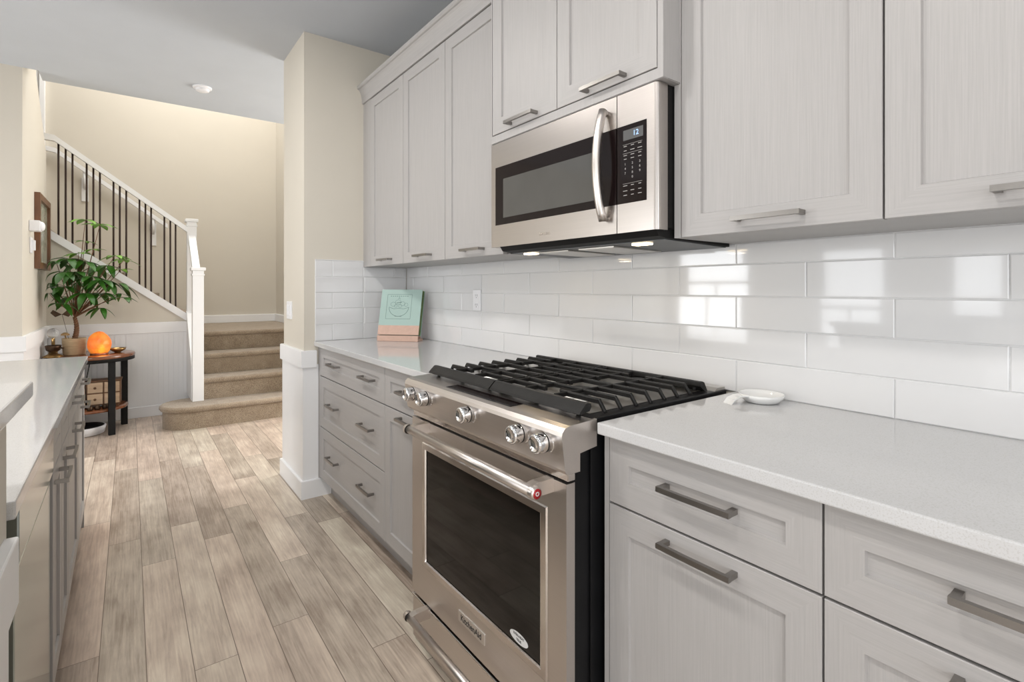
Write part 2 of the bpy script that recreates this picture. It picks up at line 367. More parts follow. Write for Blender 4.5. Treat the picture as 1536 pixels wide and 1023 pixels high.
# wall under the upper flight, facing the kitchen (plane y = 5.95)
def sz(x): return .969 + (x-.447)*(-.751)     # top line of the sloping skirt board
bm = new()
prism(bm, [(-.70, 0), (.50, 0), (.50, sz(.50)-.06), (-.56, sz(-.56)-.06), (-.70, sz(-.56)-.06)], 'y', 5.95, 6.05); struct('wall_stair', bm, M['cream'])
bm = new()
box(bm, -.57, .50, 5.941, 5.951, .09, .80)
for k in range(26):       # beadboard grooves between boards
    x = -.565 + k*.041; box(bm, x+.003, x+.038, 5.937, 5.942, .09, .80)
struct('wall_stair_panel', bm, M['white'])
bm = new(); rbox(bm, -.575, .47, 5.928, 5.951, .79, .892, .003); struct('trim_3', bm, M['white'])
bm = new(); rbox(bm, -.575, .30, 5.928, 5.951, 0, .10, .003); struct('baseboard_stair', bm, M['white'])

# stairwell walls
bm = new(); box(bm, -3.8, 1.75, 7.4, 7.55, 0, 5.2); struct('wall_back', bm, M['cream'])
bm = new(); box(bm, 1.575, 1.75, 5.12, 7.45, 0, 5.2); box(bm, 1.575, 1.75, 4.93, 5.12, CZ+.25, 5.2); struct('wall_stairwell', bm, M['cream'])
bm = new(); box(bm, 1.6, 3.6, 3.40, 3.56, 0, CZ); box(bm, 1.75, 3.6, 5.12, 5.3, 0, CZ)
box(bm, 3.5, 3.6, 3.56, 3.7, 0, CZ); box(bm, 3.5, 3.6, 5.0, 5.12, 0, CZ); box(bm, 3.5, 3.6, 3.7, 5.0, 2.5, CZ); box(bm, 3.5, 3.6, 3.7, 5.0, 0, .5); struct('wall_entry', bm, M['cream'])
bm = new(); box(bm, 3.47, 3.55, 3.66, 3.72, .45, 2.55); box(bm, 3.47, 3.55, 4.98, 5.04, .45, 2.55); box(bm, 3.47, 3.55, 3.72, 4.98, .45, .52); box(bm, 3.47, 3.55, 3.72, 4.98, 2.48, 2.55); struct('window_6', bm, M['white'])
bm = new(); box(bm, -3.8, 1.75, 4.72, 7.55, 5.2, 5.3); struct('ceiling_stairwell', bm, M['ceil'])
bm = new(); box(bm, sx+.02, 1.6, 4.9, 4.93, CZ+.24, 5.2); struct('wall_upper', bm, M['cream'])
bm = new(); box(bm, -3.8, -3.7, 4.72, 7.55, 0, 5.2); struct('wall_far_left', bm, M['cream'])
bm = new(); rbox(bm, .50, 1.575, 7.38, 7.401, .78, .875, .003); rbox(bm, 1.555, 1.576, 5.95, 7.40, .78, .875, .003); struct('baseboard_back', bm, M['white'])
bm = new(); rbox(bm, -1.02, -.776, 7.37, 7.401, 1.9, 4.0, .003); struct('door_1', bm, M['white'])
bm = new(); rbox(bm, -.775, -.728, 7.35, 7.401, 1.9, 4.0, .004); struct('trim_4', bm, M['white'])

# room side opposite the kitchen run, with windows; first window and glazing behind the camera added for fill
bm = new()
ys = -3.3; zlo, zhi = .0, CZ
for (a, b, c, d) in WINS:
    box(bm, -3.8, -3.7, ys, a, 0, CZ); box(bm, -3.8, -3.7, a, b, 0, c); box(bm, -3.8, -3.7, a, b, d, CZ); ys = b
box(bm, -3.8, -3.7, ys, 4.72, 0, CZ); struct('wall_far_side', bm, M['cream'])
for i, (a, b, c, d) in enumerate(WINS):
    bm = new()
    for (p, q, r_, s_) in ((a-.06, a, c-.06, d+.06), (b, b+.06, c-.06, d+.06), (a, b, c-.06, c), (a, b, d, d+.06)):
        box(bm, -3.70, -3.675, p, q, r_, s_)
    mid = c + (d-c)*.52
    box(bm, -3.72, -3.64, a, b, mid-.02, mid+.02)
    if b-a > .5: box(bm, -3.72, -3.64, (a+b)/2-.015, (a+b)/2+.015, c, mid)
    struct('window_%d' % (i+1), bm, M['white'])  # the first frame surrounds the invented fill opening
bm = new(); box(bm, -3.8, -2.65, -3.3, -3.2, 0, CZ); box(bm, .25, 1.6, -3.3, -3.2, 0, CZ); box(bm, -2.65, .25, -3.3, -3.2, 2.3, CZ); box(bm, -2.65, .25, -3.3, -3.2, 0, .2)
struct('wall_behind', bm, M['cream'])
bm = new()
for x in (-2.65, -1.7, -.75, .21): box(bm, x, x+.05, -3.22, -3.05, .2, 2.3)
box(bm, -2.65, .25, -3.22, -3.05, 2.26, 2.32); box(bm, -2.65, .25, -3.22, -3.05, .18, .24)
struct('window_5', bm, M['white'])  # made-up glazing around the fill light behind the camera

# ================================================================ STAIRS
RZ, RUN, Y0 = .195, .27, 5.165
st = thing('carpeted_staircase', 'taupe carpeted stairs with rounded bottom step behind the pillar', 'stairs', (1.0, 5.16, 0))
def tread(bm, x0, x1, y, z, depth):
    """carpeted tread with a rounded nosing, riser below it"""
    n = []
    for k in range(9):
        t = math.pi/2 + math.pi*k/8
        n.append((y + .022*math.cos(t)-.005, z-.024 + .024*math.sin(t)))
    pts = [(y+depth, z)] + n + [(y, z-.048), (y+.004, z-RZ), (y+depth, z-RZ)]
    prism(bm, pts, 'x', x0, x1, smooth=False)
for k in range(1, 4):
    bm = new(); tread(bm, .505, 1.574, Y0+RUN*k, RZ*(k+1), RUN if k < 3 else 1.42); obj('landing' if k == 3 else 'step', bm, M['carpet'], st)
# bull-nosed first step
def bull(off, x1=1.574, cx=.44, r=.215):
    p = [(x1, Y0-off), (cx, Y0-off)]
    for k in range(1, 17):
        t = -math.pi/2 - math.pi*k/16
        p.append((cx+(r+off)*math.cos(t), Y0+r+(r+off)*math.sin(t)))
    p += [(.55, Y0+2*r+off), (.55, Y0+.40), (x1, Y0+.40)]
    return p
bm = new(); prism(bm, bull(0), 'z', 0, RZ-.045)
lv = [(0, RZ-.048), (.016, RZ-.045), (.026, RZ-.028), (.024, RZ-.012), (.012, RZ-.002), (0, RZ)]
rings = [[bm.verts.new((x, y, z)) for (x, y) in bull(o_)] for (o_, z) in lv]
for A, B in zip(rings, rings[1:]):
    for i in range(len(A)):
        f = bm.faces.new([A[i], A[(i+1) % len(A)], B[(i+1) % len(B)], B[i]]); f.smooth = True
bm.faces.new(rings[-1]); bm.faces.new(rings[0][::-1])
obj('rounded_step', bm, M['carpet'], st)
bm = new()
for k in range(1, 8):      # upper flight turning left
    box(bm, .50-RUN*k-.02, .50-RUN*(k-1), 6.05, 7.38, .6+RZ*(k-1), .78+RZ*k)
obj('upper_flight', bm, M['carpet'], st)

# railing
rl = thing('stair_railing', 'white sloping handrail with dark thin balusters and square newel posts', 'railing', (.49, 5.43, .195))
def newel(x, y, z0, z1, w_, name):
    bm = new(); rbox(bm, x-w_/2, x+w_/2, y-w_/2, y+w_/2, z0, z1-.03, .003)
    rbox(bm, x-w_/2-.006, x+w_/2+.006, y-w_/2-.006, y+w_/2+.006, z1-.075, z1-.058, .003)
    o = obj(name, bm, M['white'], rl)
    b2 = new(); rbox(b2, x-w_/2-.014, x+w_/2+.014, y-w_/2-.014, y+w_/2+.014, z1-.03, z1, .006); obj('post_cap', b2, M['white'], o)
newel(.494, 5.435, .192, 1.405, .088, 'newel_post')
newel(.492, 6.0, .55, 1.905, .082, 'newel_post')
def beam(bm, p, q, wy, h):
    """sloping rectangular beam in the x-z plane (or y-z) from p to q, top line given"""
    p = Vector(p); q = Vector(q); d = (q-p).normalized(); side = d.cross(Vector((0, 0, 1))).normalized()*wy/2; dn = Vector((0, 0, -h))
    vs = [bm.verts.new(c) for c in (p-side, p+side, p+side+dn, p-side+dn, q-side, q+side, q+side+dn, q-side+dn)]
    for f in ((0, 1, 2, 3), (4, 7, 6, 5), (0, 4, 5, 1), (1, 5, 6, 2), (2, 6, 7, 3), (3, 7, 4, 0)): bm.faces.new([vs[i] for i in f])
bm = new(); hz = lambda x: 1.815 - (x-.464)*.745
beam(bm, (.47, 5.98, hz(.47)), (-.53, 5.98, hz(-.53)), .05, .052); beam(bm, (-.53, 5.98, hz(-.53)), (-.72, 5.98, hz(-.53)+.012), .05, .052)
obj('handrail', bm, M['white'], rl)
bm = new(); beam(bm, (.50, 5.97, sz(.50)), (-.56, 5.97, sz(-.56)), .085, .075); beam(bm, (-.56, 5.97, sz(-.56)), (-.68, 5.97, sz(-.56)), .085, .075); obj('stringer_cap', bm, M['white'], rl)
bm = new(); rbox(bm, .48, .52, 5.46, 5.98, 0, .001, .0002); bm.free()
bm = new(); beam(bm, (.492, 5.46, 1.345), (.492, 5.975, 1.755), .06, .06); obj('handrail', bm, M['white'], rl)
bm = new(); prism(bm, [(5.45, .19), (5.98, .19), (5.98, .99), (5.90, .97), (5.45, .52)], 'x', .445, .510); obj('side_stringer', bm, M['white'], rl)
for x in (-.504, -.456, -.410, -.313, -.266, -.220, -.122, -.076, -.028, .072, .118, .162, .267, .315, .358):
    bm = new(); tube(bm, [(x, 5.985, sz(x)-.01), (x, 5.985, hz(x)-.045)], .0075, 8); obj('baluster', bm, M['iron_rod'], rl)
wr = thing('wall_handrail', 'white handrail on brackets along the stairwell back wall', 'handrail', (-.2, 7.33, 2.0))
bm = new(); wz = lambda x: 2.67 - (x+.57)*.742
beam(bm, (.36, 7.33, wz(.36)), (-.64, 7.33, wz(-.64)), .045, .05); beam(bm, (-.64, 7.33, wz(-.64)), (-.84, 7.33, wz(-.64)+.03), .045, .05); obj('rail', bm, M['white'], wr)
for x in (-.40, .22):
    bm = new(); box(bm, x-.03, x+.03, 7.385, 7.402, wz(x)-.36, wz(x)-.10); tube(bm, [(x, 7.39, wz(x)-.22), (x, 7.34, wz(x)-.17), (x, 7.33, wz(x)-.045)], .016, 8); obj('bracket', bm, M['white'], wr)

# ================================================================ CABINETS
def map_run(Xf):        # u = world y, v = distance out from the face, towards -X
    return lambda v, u, z: (Xf-v, u, z)
def map_isl(Xf):        # island faces +X, local frame
    return lambda v, u, z: (Xf+v, u, z)
def shaker(u0, u1, z0, z1, mp, fr=.056, rec=.007, th=.02, hpanel=False):
    """shaker front with mitred frame; slot 0 vertical grain, slot 1 horizontal grain"""
    bm = new()
    def ring(u0, u1, z0, z1, v): return [bm.verts.new(mp(v, a, b)) for a, b in ((u0, z0), (u1, z0), (u1, z1), (u0, z1))]
    e = .0012
    O0 = ring(u0, u1, z0, z1, -th); O1 = ring(u0, u1, z0, z1, -e); O2 = ring(u0+e, u1-e, z0+e, z1-e, 0)
    I1 = ring(u0+fr, u1-fr, z0+fr, z1-fr, 0); I2 = ring(u0+fr+.002, u1-fr-.002, z0+fr+.002, z1-fr-.002, -rec)
    for A, B in ((O0, O1), (O1, O2), (O2, I1), (I1, I2)):
        for i in range(4):
            f = bm.faces.new([A[i], A[(i+1) % 4], B[(i+1) % 4], B[i]]); f.material_index = 1 if i % 2 == 0 else 0
    bm.faces.new(I2).material_index = 1 if hpanel else 0
    bm.faces.new(O0[::-1])
    return bm
def pull(u, z, mp, L_=.155, v0=0.0, out=.032, h=.0105):
    """flat bar pull with square posts, slightly bowed"""
    bm = new(); n = 8; rows = []
    for i in range(n+1):
        t = i/n; uu = u - L_/2 + L_*t; bow = .0012*(1-(2*t-1)**2)
        rows.append([bm.verts.new(mp(a, uu, zz)) for a, zz in ((v0+out+bow, z-h/2), (v0+out+bow, z+h/2), (v0+out+bow-.009, z+h/2), (v0+out+bow-.009, z-h/2))])
    for A, B in zip(rows, rows[1:]):
        for k in range(4): bm.faces.new([A[k], A[(k+1) % 4], B[(k+1) % 4], B[k]])
    bm.faces.new(rows[0]); bm.faces.new(rows[-1][::-1])
    for s in (-1, 1):
        uc = u+s*(L_/2-.006)
        box(bm, v0, v0+out-.0088, uc-.0056, uc+.0056, z-h/2+.0003, z+h/2-.0003, mp=mp)
    return bm
def front(kind, parent, u0, u1, z0, z1, mp, handles=(), hz_=None, hpanel=False, local=False, out=.032, L_=.155):
    d = obj(kind, shaker(u0, u1, z0, z1, mp, hpanel=hpanel), [M['cab_v'], M['cab_h']], parent, local=local)
    for hu in handles: obj('handle', pull(hu, hz_, mp, out=out, L_=L_), M['nickel'], d, local=local)
    return d
CX = .885     # base door face
mb = map_run(CX)
def base_unit(label, y0, y1, fill=()):
    t = thing('base_cabinet', label, 'cabinet', (1.15, (y0+y1)/2, 0), 'grey base cabinets of the range wall')
    bm = new(); box(bm, CX+.021, XB, y0, y1, .112, .876, mi=1)
    box(bm, .955, XB, y0, y1, 0, .112)
    for (a, b) in fill: box(bm, CX+.001, CX+.022, a, b, .112, .876)
    obj('body', bm, [M['cab_v'], M['cab_in']], t)
    return t
G = .0018
t = base_unit('grey base cabinet with three wide drawers next to the pillar', 2.104, YE, [(3.042, YE)])
front('drawer', t, 2.104+G, 3.040, .710, .874, mb, (2.77, 2.285), .797, True)
front('drawer', t, 2.104+G, 3.040, .416, .705, mb, (2.79, 2.30), .570, True)
front('drawer', t, 2.104+G, 3.040, .116, .411, mb, (2.79, 2.30), .280, True)
t = base_unit('grey base cabinet with one door, left of the gas range', 1.650, 2.104)
front('drawer', t, 1.652, 2.104-G, .710, .874, mb, (1.86,), .793, True)
front('door', t, 1.652, 2.104-G, .116, .705, mb, (1.86,), .684)
t = base_unit('grey base cabinet with drawer over tall door, right of the range', .354, .8224, [(.8085, .8224)])
front('drawer', t, .354+G, .807, .723, .874, mb, (.575,), .806, True, L_=.158)
front('door', t, .354+G, .807, .116, .718, mb, (.575,), .691, L_=.158)
t = base_unit('grey base cabinet at the right edge, under the counter end', -.10, .354)
front('drawer', t, -.10+G, .354-G, .723, .874, mb, (.113,), .806, True, L_=.158)
front('door', t, -.10+G, .354-G, .116, .718, mb, (.113,), .691, L_=.158)

# worktops
def worktop(name, label, x0, x1, y0, y1, z1, th):
    bm = new(); rbox(bm, x0, x1, y0, y1, z1-th, z1, .003, 2); return tag(obj(name, bm, M['quartz']), label, 'countertop')
worktop('countertop', 'white quartz countertop left of the range, running to the pillar', .86, XB-.0005, 1.647, YE-.0005, .9045, .027)
worktop('countertop', 'long white quartz countertop right of the range, under the tile', .86, XB-.0005, -.6, .8224, .9045, .027)

# upper cabinets
UX, UZ = 1.157, 1.346
mu = map_run(UX)
def upper_unit(label, y0, y1, z1=2.355, z0=UZ, face=UX, fill=()):
    t = thing('upper_cabinet', label, 'cabinet', ((face+XB)/2, (y0+y1)/2, z0), 'grey upper cabinets')
    bm = new(); box(bm, face+.021, XB, y0, y1, z0+.001, z1, mi=1); box(bm, face+.022, XB, y0, y1, z0, z0+.004, mi=2)
    for (a, b, c, d) in fill: box(bm, face+.0005, face+.022, a, b, c, d)
    obj('body', bm, [M['cab_v'], M['cab_in'], M['cab_under']], t)
    return t
t = upper_unit('three-door grey upper cabinet with crown moulding between pillar and microwave', 1.583, YE, fill=[(2.964, YE, UZ, 2.36), (1.583, YE, 2.352, 2.40)])
for a, b, h in ((2.508, 2.962, 2.725), (2.060, 2.504, 2.262), (1.602, 2.056, 1.808)):
    front('door', t, a, b, UZ, 2.350, mu, (h,), 1.376)
bm = new()
cr = [(UX+.003, 2.352), (UX-.008, 2.352), (UX-.010, 2.362)]
for k in range(7):
    a = math.pi/2*k/6; cr.append((UX-.010-.026*(1-math.cos(a)), 2.362+.074*math.sin(a)))
cr += [(UX-.040, 2.440), (UX-.040, 2.456), (UX+.06, 2.456), (UX+.06, 2.352)]
prism(bm, cr, 'y', 1.583, YE-.0005); obj('crown_moulding', bm, M['cab_h'], t)
t = upper_unit('grey upper cabinet door right of the microwave', .356, .8085, fill=[(.806, .8085, UZ, 2.36)])
bm = new(); box(bm, UX+.0005, XB, .8085, .8255, UZ, 1.7505); obj('filler_strip', bm, M['cab_v'], t)
front('door', t, .356+G, .804, UZ, 2.35, mu, (.574,), 1.376)
t = upper_unit('grey upper cabinet at the right edge of the picture', -.10, .356)
front('door', t, -.10+G, .356-G, UZ, 2.35, mu, (.122,), 1.376)
MX = 1.087
mm = map_run(MX)
t = thing('upper_cabinet', 'short grey two-door cabinet directly above the microwave', 'cabinet', ((MX+XB)/2, 1.195, 1.753), 'grey upper cabinets')
bm = new(); box(bm, MX+.021, XB, .809, 1.581, 1.753, 2.55, mi=1)
box(bm, MX, MX+.022, .809, 1.581, 1.753, 1.780); box(bm, MX, MX+.022, .809, .826, 1.780, 2.55); box(bm, MX, MX+.022, 1.576, 1.581, 1.780, 2.55)
box(bm, MX+.002, XB, .8085, .8095, 1.7535, 2.55); box(bm, MX+.002, XB, 1.5805, 1.5815, 1.7535, 2.55); box(bm, MX+.003, XB, .81, 1.58, 1.7515, 1.7535)
obj('body', bm, [M['cab_v'], M['cab_in']], t)
front('door', t, 1.2155, 1.573, 1.784, 2.5, mm, (1.385,), 1.800)
front('door', t, .829, 1.2125, 1.784, 2.5, mm, (1.005,), 1.797)

# ================================================================ TILE BACKSPLASH
TH_, TL = .0948, .393
def tiles(bm, u0, u1, z0, z1, off, mp):
    r = 0; z = z0
    while z < z1-.004:
        zt = min(z+TH_, z1); o_ = off + (TL/2 if r % 2 else 0)
        k = math.floor((u0-o_)/TL); u = o_+k*TL
        while u < u1:
            a, b = max(u, u0), min(u+TL, u1)
            if b-a > .01:
                g = .0011; ta = random.uniform(-.0011, .0011); tb = random.uniform(-.0007, .0007)
                def P(uu, zz, v):
                    return bm.verts.new(mp(v + (ta*((uu-a)/TL*2-1) + tb*((zz-z)/TH_*2-1) if v > .004 else 0), uu, zz))
                e = .0025
                e = .0018; A = [P(x, y, 0) for x, y in ((a+g, z+g), (b-g, z+g), (b-g, zt-g), (a+g, zt-g))]
                B = [P(x, y, .0045) for x, y in ((a+g, z+g), (b-g, z+g), (b-g, zt-g), (a+g, zt-g))]
                D = [P(x, y, .0058) for x, y in ((a+g+e, z+g+e), (b-g-e, z+g+e), (b-g-e, zt-g-e), (a+g+e, zt-g-e))]
                for X_, Y_ in ((A, B), (B, D)):
                    for i in range(4): bm.faces.new([X_[i], X_[(i+1) % 4], Y_[(i+1) % 4], Y_[i]])
                bm.faces.new(D)
            u += TL
        z = zt; r += 1
bm = new(); T0 = .9047
box(bm, XB-.0035, XB+.0005, -.6, YE, T0, UZ, mi=1)
tiles(bm, -.6, YE-.008, T0, UZ-.001, .422, lambda v, u, z: (XB-.0005-v, u, z))
o = obj('tile_backsplash', bm, [M['tile'], M['grout']]); tag(o, 'glossy white subway tile backsplash behind the range and counters', 'backsplash')
bm = new()
box(bm, .866, XB-.008, YE-.0035, YE-.0001, T0, UZ, mi=1); box(bm, .866, UX, YE-.0035, YE-.0001, UZ-.001, 1.385, mi=1)
tiles(bm, .866, UX-.002, T0, 1.385, .866+.1, lambda v, u, z: (u, YE-.0005-v, z))
tiles(bm, UX-.002, XB-.008, T0, UZ-.001, .866+.1, lambda v, u, z: (u, YE-.0005-v, z))
o = obj('tile_backsplash', bm, [M['tile'], M['grout']]); tag(o, 'short return of white wall tile on the pillar side behind the cookbook', 'backsplash')
# outlet on the tiles
t = thing('wall_outlet', 'white electrical outlet on the tile right of the cookbook', 'outlet', (XB-.008, 2.225, 1.098))
bm = new(); rbox(bm, XB-.013, XB-.007, 2.19, 2.262, 1.098, 1.206, .002); obj('cover_plate', bm, M['plastic'], t)
for z in (1.128, 1.176):
    bm = new(); rbox(bm, XB-.0145, XB-.012, 2.208, 2.244, z-.016, z+.016, .001)
    for y in (2.218, 2.234): box(bm, XB-.0149, XB-.0143, y-.0012, y+.0012, z-.004, z+.007, mi=1)
    box(bm, XB-.0149, XB-.0143, 2.2235, 2.2285, z-.012, z-.008, mi=1)
    obj('socket', bm, [M['plastic'], M['darkprint']], t)
# switch on the pillar side
t = thing('light_switch', 'white rocker light switch on the left face of the pillar', 'switch', (.80, 3.395, 1.022))
bm = new(); rbox(bm, .797, .8055, 3.345, 3.455, 1.022, 1.132, .002); obj('cover_plate', bm, M['plastic'], t)
for yy in (3.375, 3.425):
    bm = new(); rbox(bm, .793, .798, yy-.016, yy+.016, 1.045, 1.11, .001); obj('rocker', bm, M['plastic'], t)

# ================================================================ GAS RANGE
RL, RR = 1.625, .844
DX = .785
rg = thing('gas_range', 'stainless steel slide-in gas range with black grates and five knobs', 'range', (1.1, 1.235, 0))
bm = new(); box(bm, .812, 1.43, RR+.004, RL-.004, .02, .895); box(bm, .86, 1.40, RR+.03, RL-.03, 0, .03)
for y in (.843, 1.626): rbox(bm, .86, 1.43, y-.002, y+.002, .03, .885, .001)
obj('body', bm, M['black'], rg)
# oven door
bm = new()
W0, W1, Z0_, Z1_ = .936, 1.526, .303, .686
for (a, b, c, d) in ((RR, W0, .170, .771), (W1, RL, .170, .771), (W0, W1, .170, Z0_), (W0, W1, Z1_, .771)):
    box(bm, DX, DX+.026, a, b, c, d)
bmesh.ops.remove_doubles(bm, verts=bm.verts[:], dist=1e-5)
door = obj('oven_door', bm, M['steel'], rg)
bm = new()   # bright bevelled frame round the glass
e = .013
def picture_frame(bm, y0, y1, z0, z1, w_, x0, x1, x2):
    def q(d, x): return [bm.verts.new((x, a, b)) for a, b in ((y0+d, z0+d), (y1-d, z0+d), (y1-d, z1-d), (y0+d, z1-d))]
    L0, L1, L2, L3 = q(0, x0), q(.003, x1), q(w_-.003, x1), q(w_, x2)
    for A, B in ((L0, L1), (L1, L2), (L2, L3)):
        for i in range(4): bm.faces.new([A[i], A[(i+1) % 4], B[(i+1) % 4], B[i]])
picture_frame(bm, W0-.028, W1+.020, Z0_-.018, Z1_+.014, .024, DX+.0005, DX-.004, DX+.004)
obj('window_trim', bm, M['steel_s'], door)
bm = new(); rbox(bm, DX+.001, DX+.02, W0-.006, W1+.002, Z0_-.002, Z1_+.002, .001); gl = obj('oven_glass', bm, M['blackglass'], door)
# oval sticker on glass
bm = new(); pts = [(1.020+.037*math.cos(t_), .329+.0135*math.sin(t_)) for t_ in [2*math.pi*k/40 for k in range(40)]]; prism(bm, pts, 'x', DX+.0002, DX+.002); obj('oval_sticker', bm, M['whiteprint'], gl)
text('sticker_print', 'EVEN-HEAT', .0085, M['darkprint'], gl, facing_negx(DX, 1.020, .3345), .0002, .0001)
text('sticker_print', 'TRUE', .0085, M['darkprint'], gl, facing_negx(DX, 1.020, .3235), .0002, .0001)
# badge
bm = new(); rbox(bm, DX-.003, DX+.001, 1.172, 1.311, .225, .257, .001); bd = obj('badge', bm, M['badge'], door)
text('badge_lettering', 'KitchenAid', .0245, M['darkprint'], bd, facing_negx(DX-.0032, 1.2415, .241), .0003, .0003)
def bar_handle(parent, x, z, y0, y1, r, xd, name='oven_handle', medallion=False):
    bm = new(); tube(bm, [(x, y0, z), (x, y1, z)], r, 24)
    for y, s in ((y0, -1), (y1, 1)):
        lathe(bm, [(r+.003, 0), (r+.003, .012), (r+.001, .017), (0, .0171)] if s > 0 else [(r+.003, 0), (r+.003, -.012), (r+.001, -.017), (0, -.0171)], (x, y, z), 24, 'y')
    h = obj(name, bm, M['steel'], parent)
    for y in (y0+.012, y1-.012):
        b = new(); prism(b, [(x-.002, z+.012), (x+.02, z+.016), (xd+.001, z+.016), (xd+.001, z-.016), (x+.02, z-.016), (x-.002, z-.012)], 'y', y-.012, y+.012)
        obj('handle_bracket', b, M['steel'], h)
    if medallion:
        b = new(); lathe(b, [(.0115, -.0172), (.0115, -.0178), (.0, -.0178)], (x, y0, z), 24, 'y'); md = obj('red_medallion', b, M['red'], h)
        b = new(); lathe(b, [(.0045, -.0178), (.0045, -.0183), (.003, -.0183), (.003, -.0178)], (x, y0, z), 16, 'y'); obj('medallion_ring', b, M['whiteprint'], md) if False else b.free()
    return h
bar_handle(door, .722, .757, .888, 1.520, .0125, DX, medallion=True)
bm = new(); lathe(bm, [(.005, -.0179), (.005, -.0186), (.0032, -.0186), (.0032, -.0179)], (.722, .888, .757), 16, 'y')
obj('medallion_ring', bm, M['whiteprint'], door)
# drawer
bm = new(); rbox(bm, DX+.002, DX+.03, RR, RL, .012, .158, .003); dr = obj('warming_drawer', bm, M['steel'], rg)
bm = new(); rbox(bm, DX-.002, DX+.008, RR, RL, .152, .160, .002); obj('drawer_lip', bm, M['steel_s'], dr)
bar_handle(dr, .722, .150, .95, 1.520, .0115, DX+.002, 'drawer_handle')
# control panel: wedge profile with end caps
bm = new()
pf = [(.778, .797), (.772, .806), (.762, .884), (.764, .893), (.772, .9015), (.787, .905), (.872, .9085), (.872, .845), (.818, .838), (.818, .797)]
prism(bm, pf, 'y', RR-.010, RL+.012); cp = obj('control_panel', bm, M['steel'], rg)
bm = new(); rbox(bm, .79, .812, RR, RL, .776, .792, .001); obj('vent_strip', bm, M['steel_s'], cp)
bm = new(); prism(bm, [(.790, .9055), (.832, .9072), (.832, .9078), (.790, .9061)], 'y', 1.062, 1.398); obj('touch_display', bm, M['blackpanel'], cp)
for y in (1.560, 1.466, 1.213, .978, .888):
    bm = new()
    lathe(bm, [(.028, .010), (.028, .004), (.025, .001), (.0235, -.002)], (.766, y, .862), 28, 'x'); k = obj('control_knob', bm, M['chrome'], cp)
    bm = new(); lathe(bm, [(.0195, .004), (.0195, -.006), (.0215, -.008), (.0225, -.013), (.0225, -.034), (.0215, -.0385), (.0185, -.0405), (.016, -.0405), (.015, -.0395), (0, -.0392)], (.766, y, .862), 32, 'x')
    obj('knob_grip', bm, M['chrome'], k)
    bm = new(); lathe(bm, [(.0228, -.012), (.0230, -.0125), (.0230, -.0145), (.0228, -.015)], (.766, y, .862), 32, 'x'); obj('knob_groove', bm, M['matblack'], k)
# cooktop
bm = new(); rbox(bm, .862, 1.435, RR-.004, RL+.004, .893, .909, .003); ct = obj('cooktop', bm, M['black'], rg)
bm = new()
prism(bm, [(.890, .9098), (1.40, .9098), (1.40, .9102), (.890, .9102)], 'y', .875, 1.595); obj('burner_well', bm, M['steel_v'], ct)
for (x, y, r) in ((1.00, 1.03, .050), (1.25, 1.03, .036), (1.00, 1.44, .044), (1.25, 1.44, .040), (1.13, 1.235, .042)):
    bm = new(); lathe(bm, [(r+.012, 0), (r+.010, .008), (r-.004, .011), (r-.004, .013)], (x, y, .9102), 28); b = obj('burner', bm, M['steel_v'], ct)
    bm = new(); lathe(bm, [(r-.006, .012), (r, .014), (r, .019), (r-.004, .0225), (0, .023)], (x, y, .9102), 28); obj('burner_cap', bm, M['matblack'], b)
# grates: two castings, each with bars running along the range and thin cross bars
GZ = .941
def gbar(bm, p, q, wd, ht, ends=(0, 0)):
    """bar with a rounded top between p and q; ends: drop that end to the cooktop"""
    p = Vector(p); q = Vector(q); d = (q-p).normalized(); s = Vector((-d.y, d.x, 0))
    sec = [(-.5, -1), (-.5, -.25), (-.3, -.03), (0, 0), (.3, -.03), (.5, -.25), (.5, -1)]
    path = [p, q]
    if ends[0]: path = [p + Vector((0, 0, -.026)), p + d*.012 + Vector((0, 0, -.010)), p + d*.02] + [q]
    if ends[1]: path = path[:-1] + [q - d*.02, q - d*.012 + Vector((0, 0, -.010)), q + Vector((0, 0, -.026))]
    rr = [[bm.verts.new(c + s*a*wd + Vector((0, 0, b*ht))) for a, b in sec] for c in path]
    for A, B in zip(rr, rr[1:]):
        for i in range(len(sec)): bm.faces.new([A[i], A[(i+1) % len(sec)], B[(i+1) % len(sec)], B[i]])
    bm.faces.new(rr[0][::-1]); bm.faces.new(rr[-1])
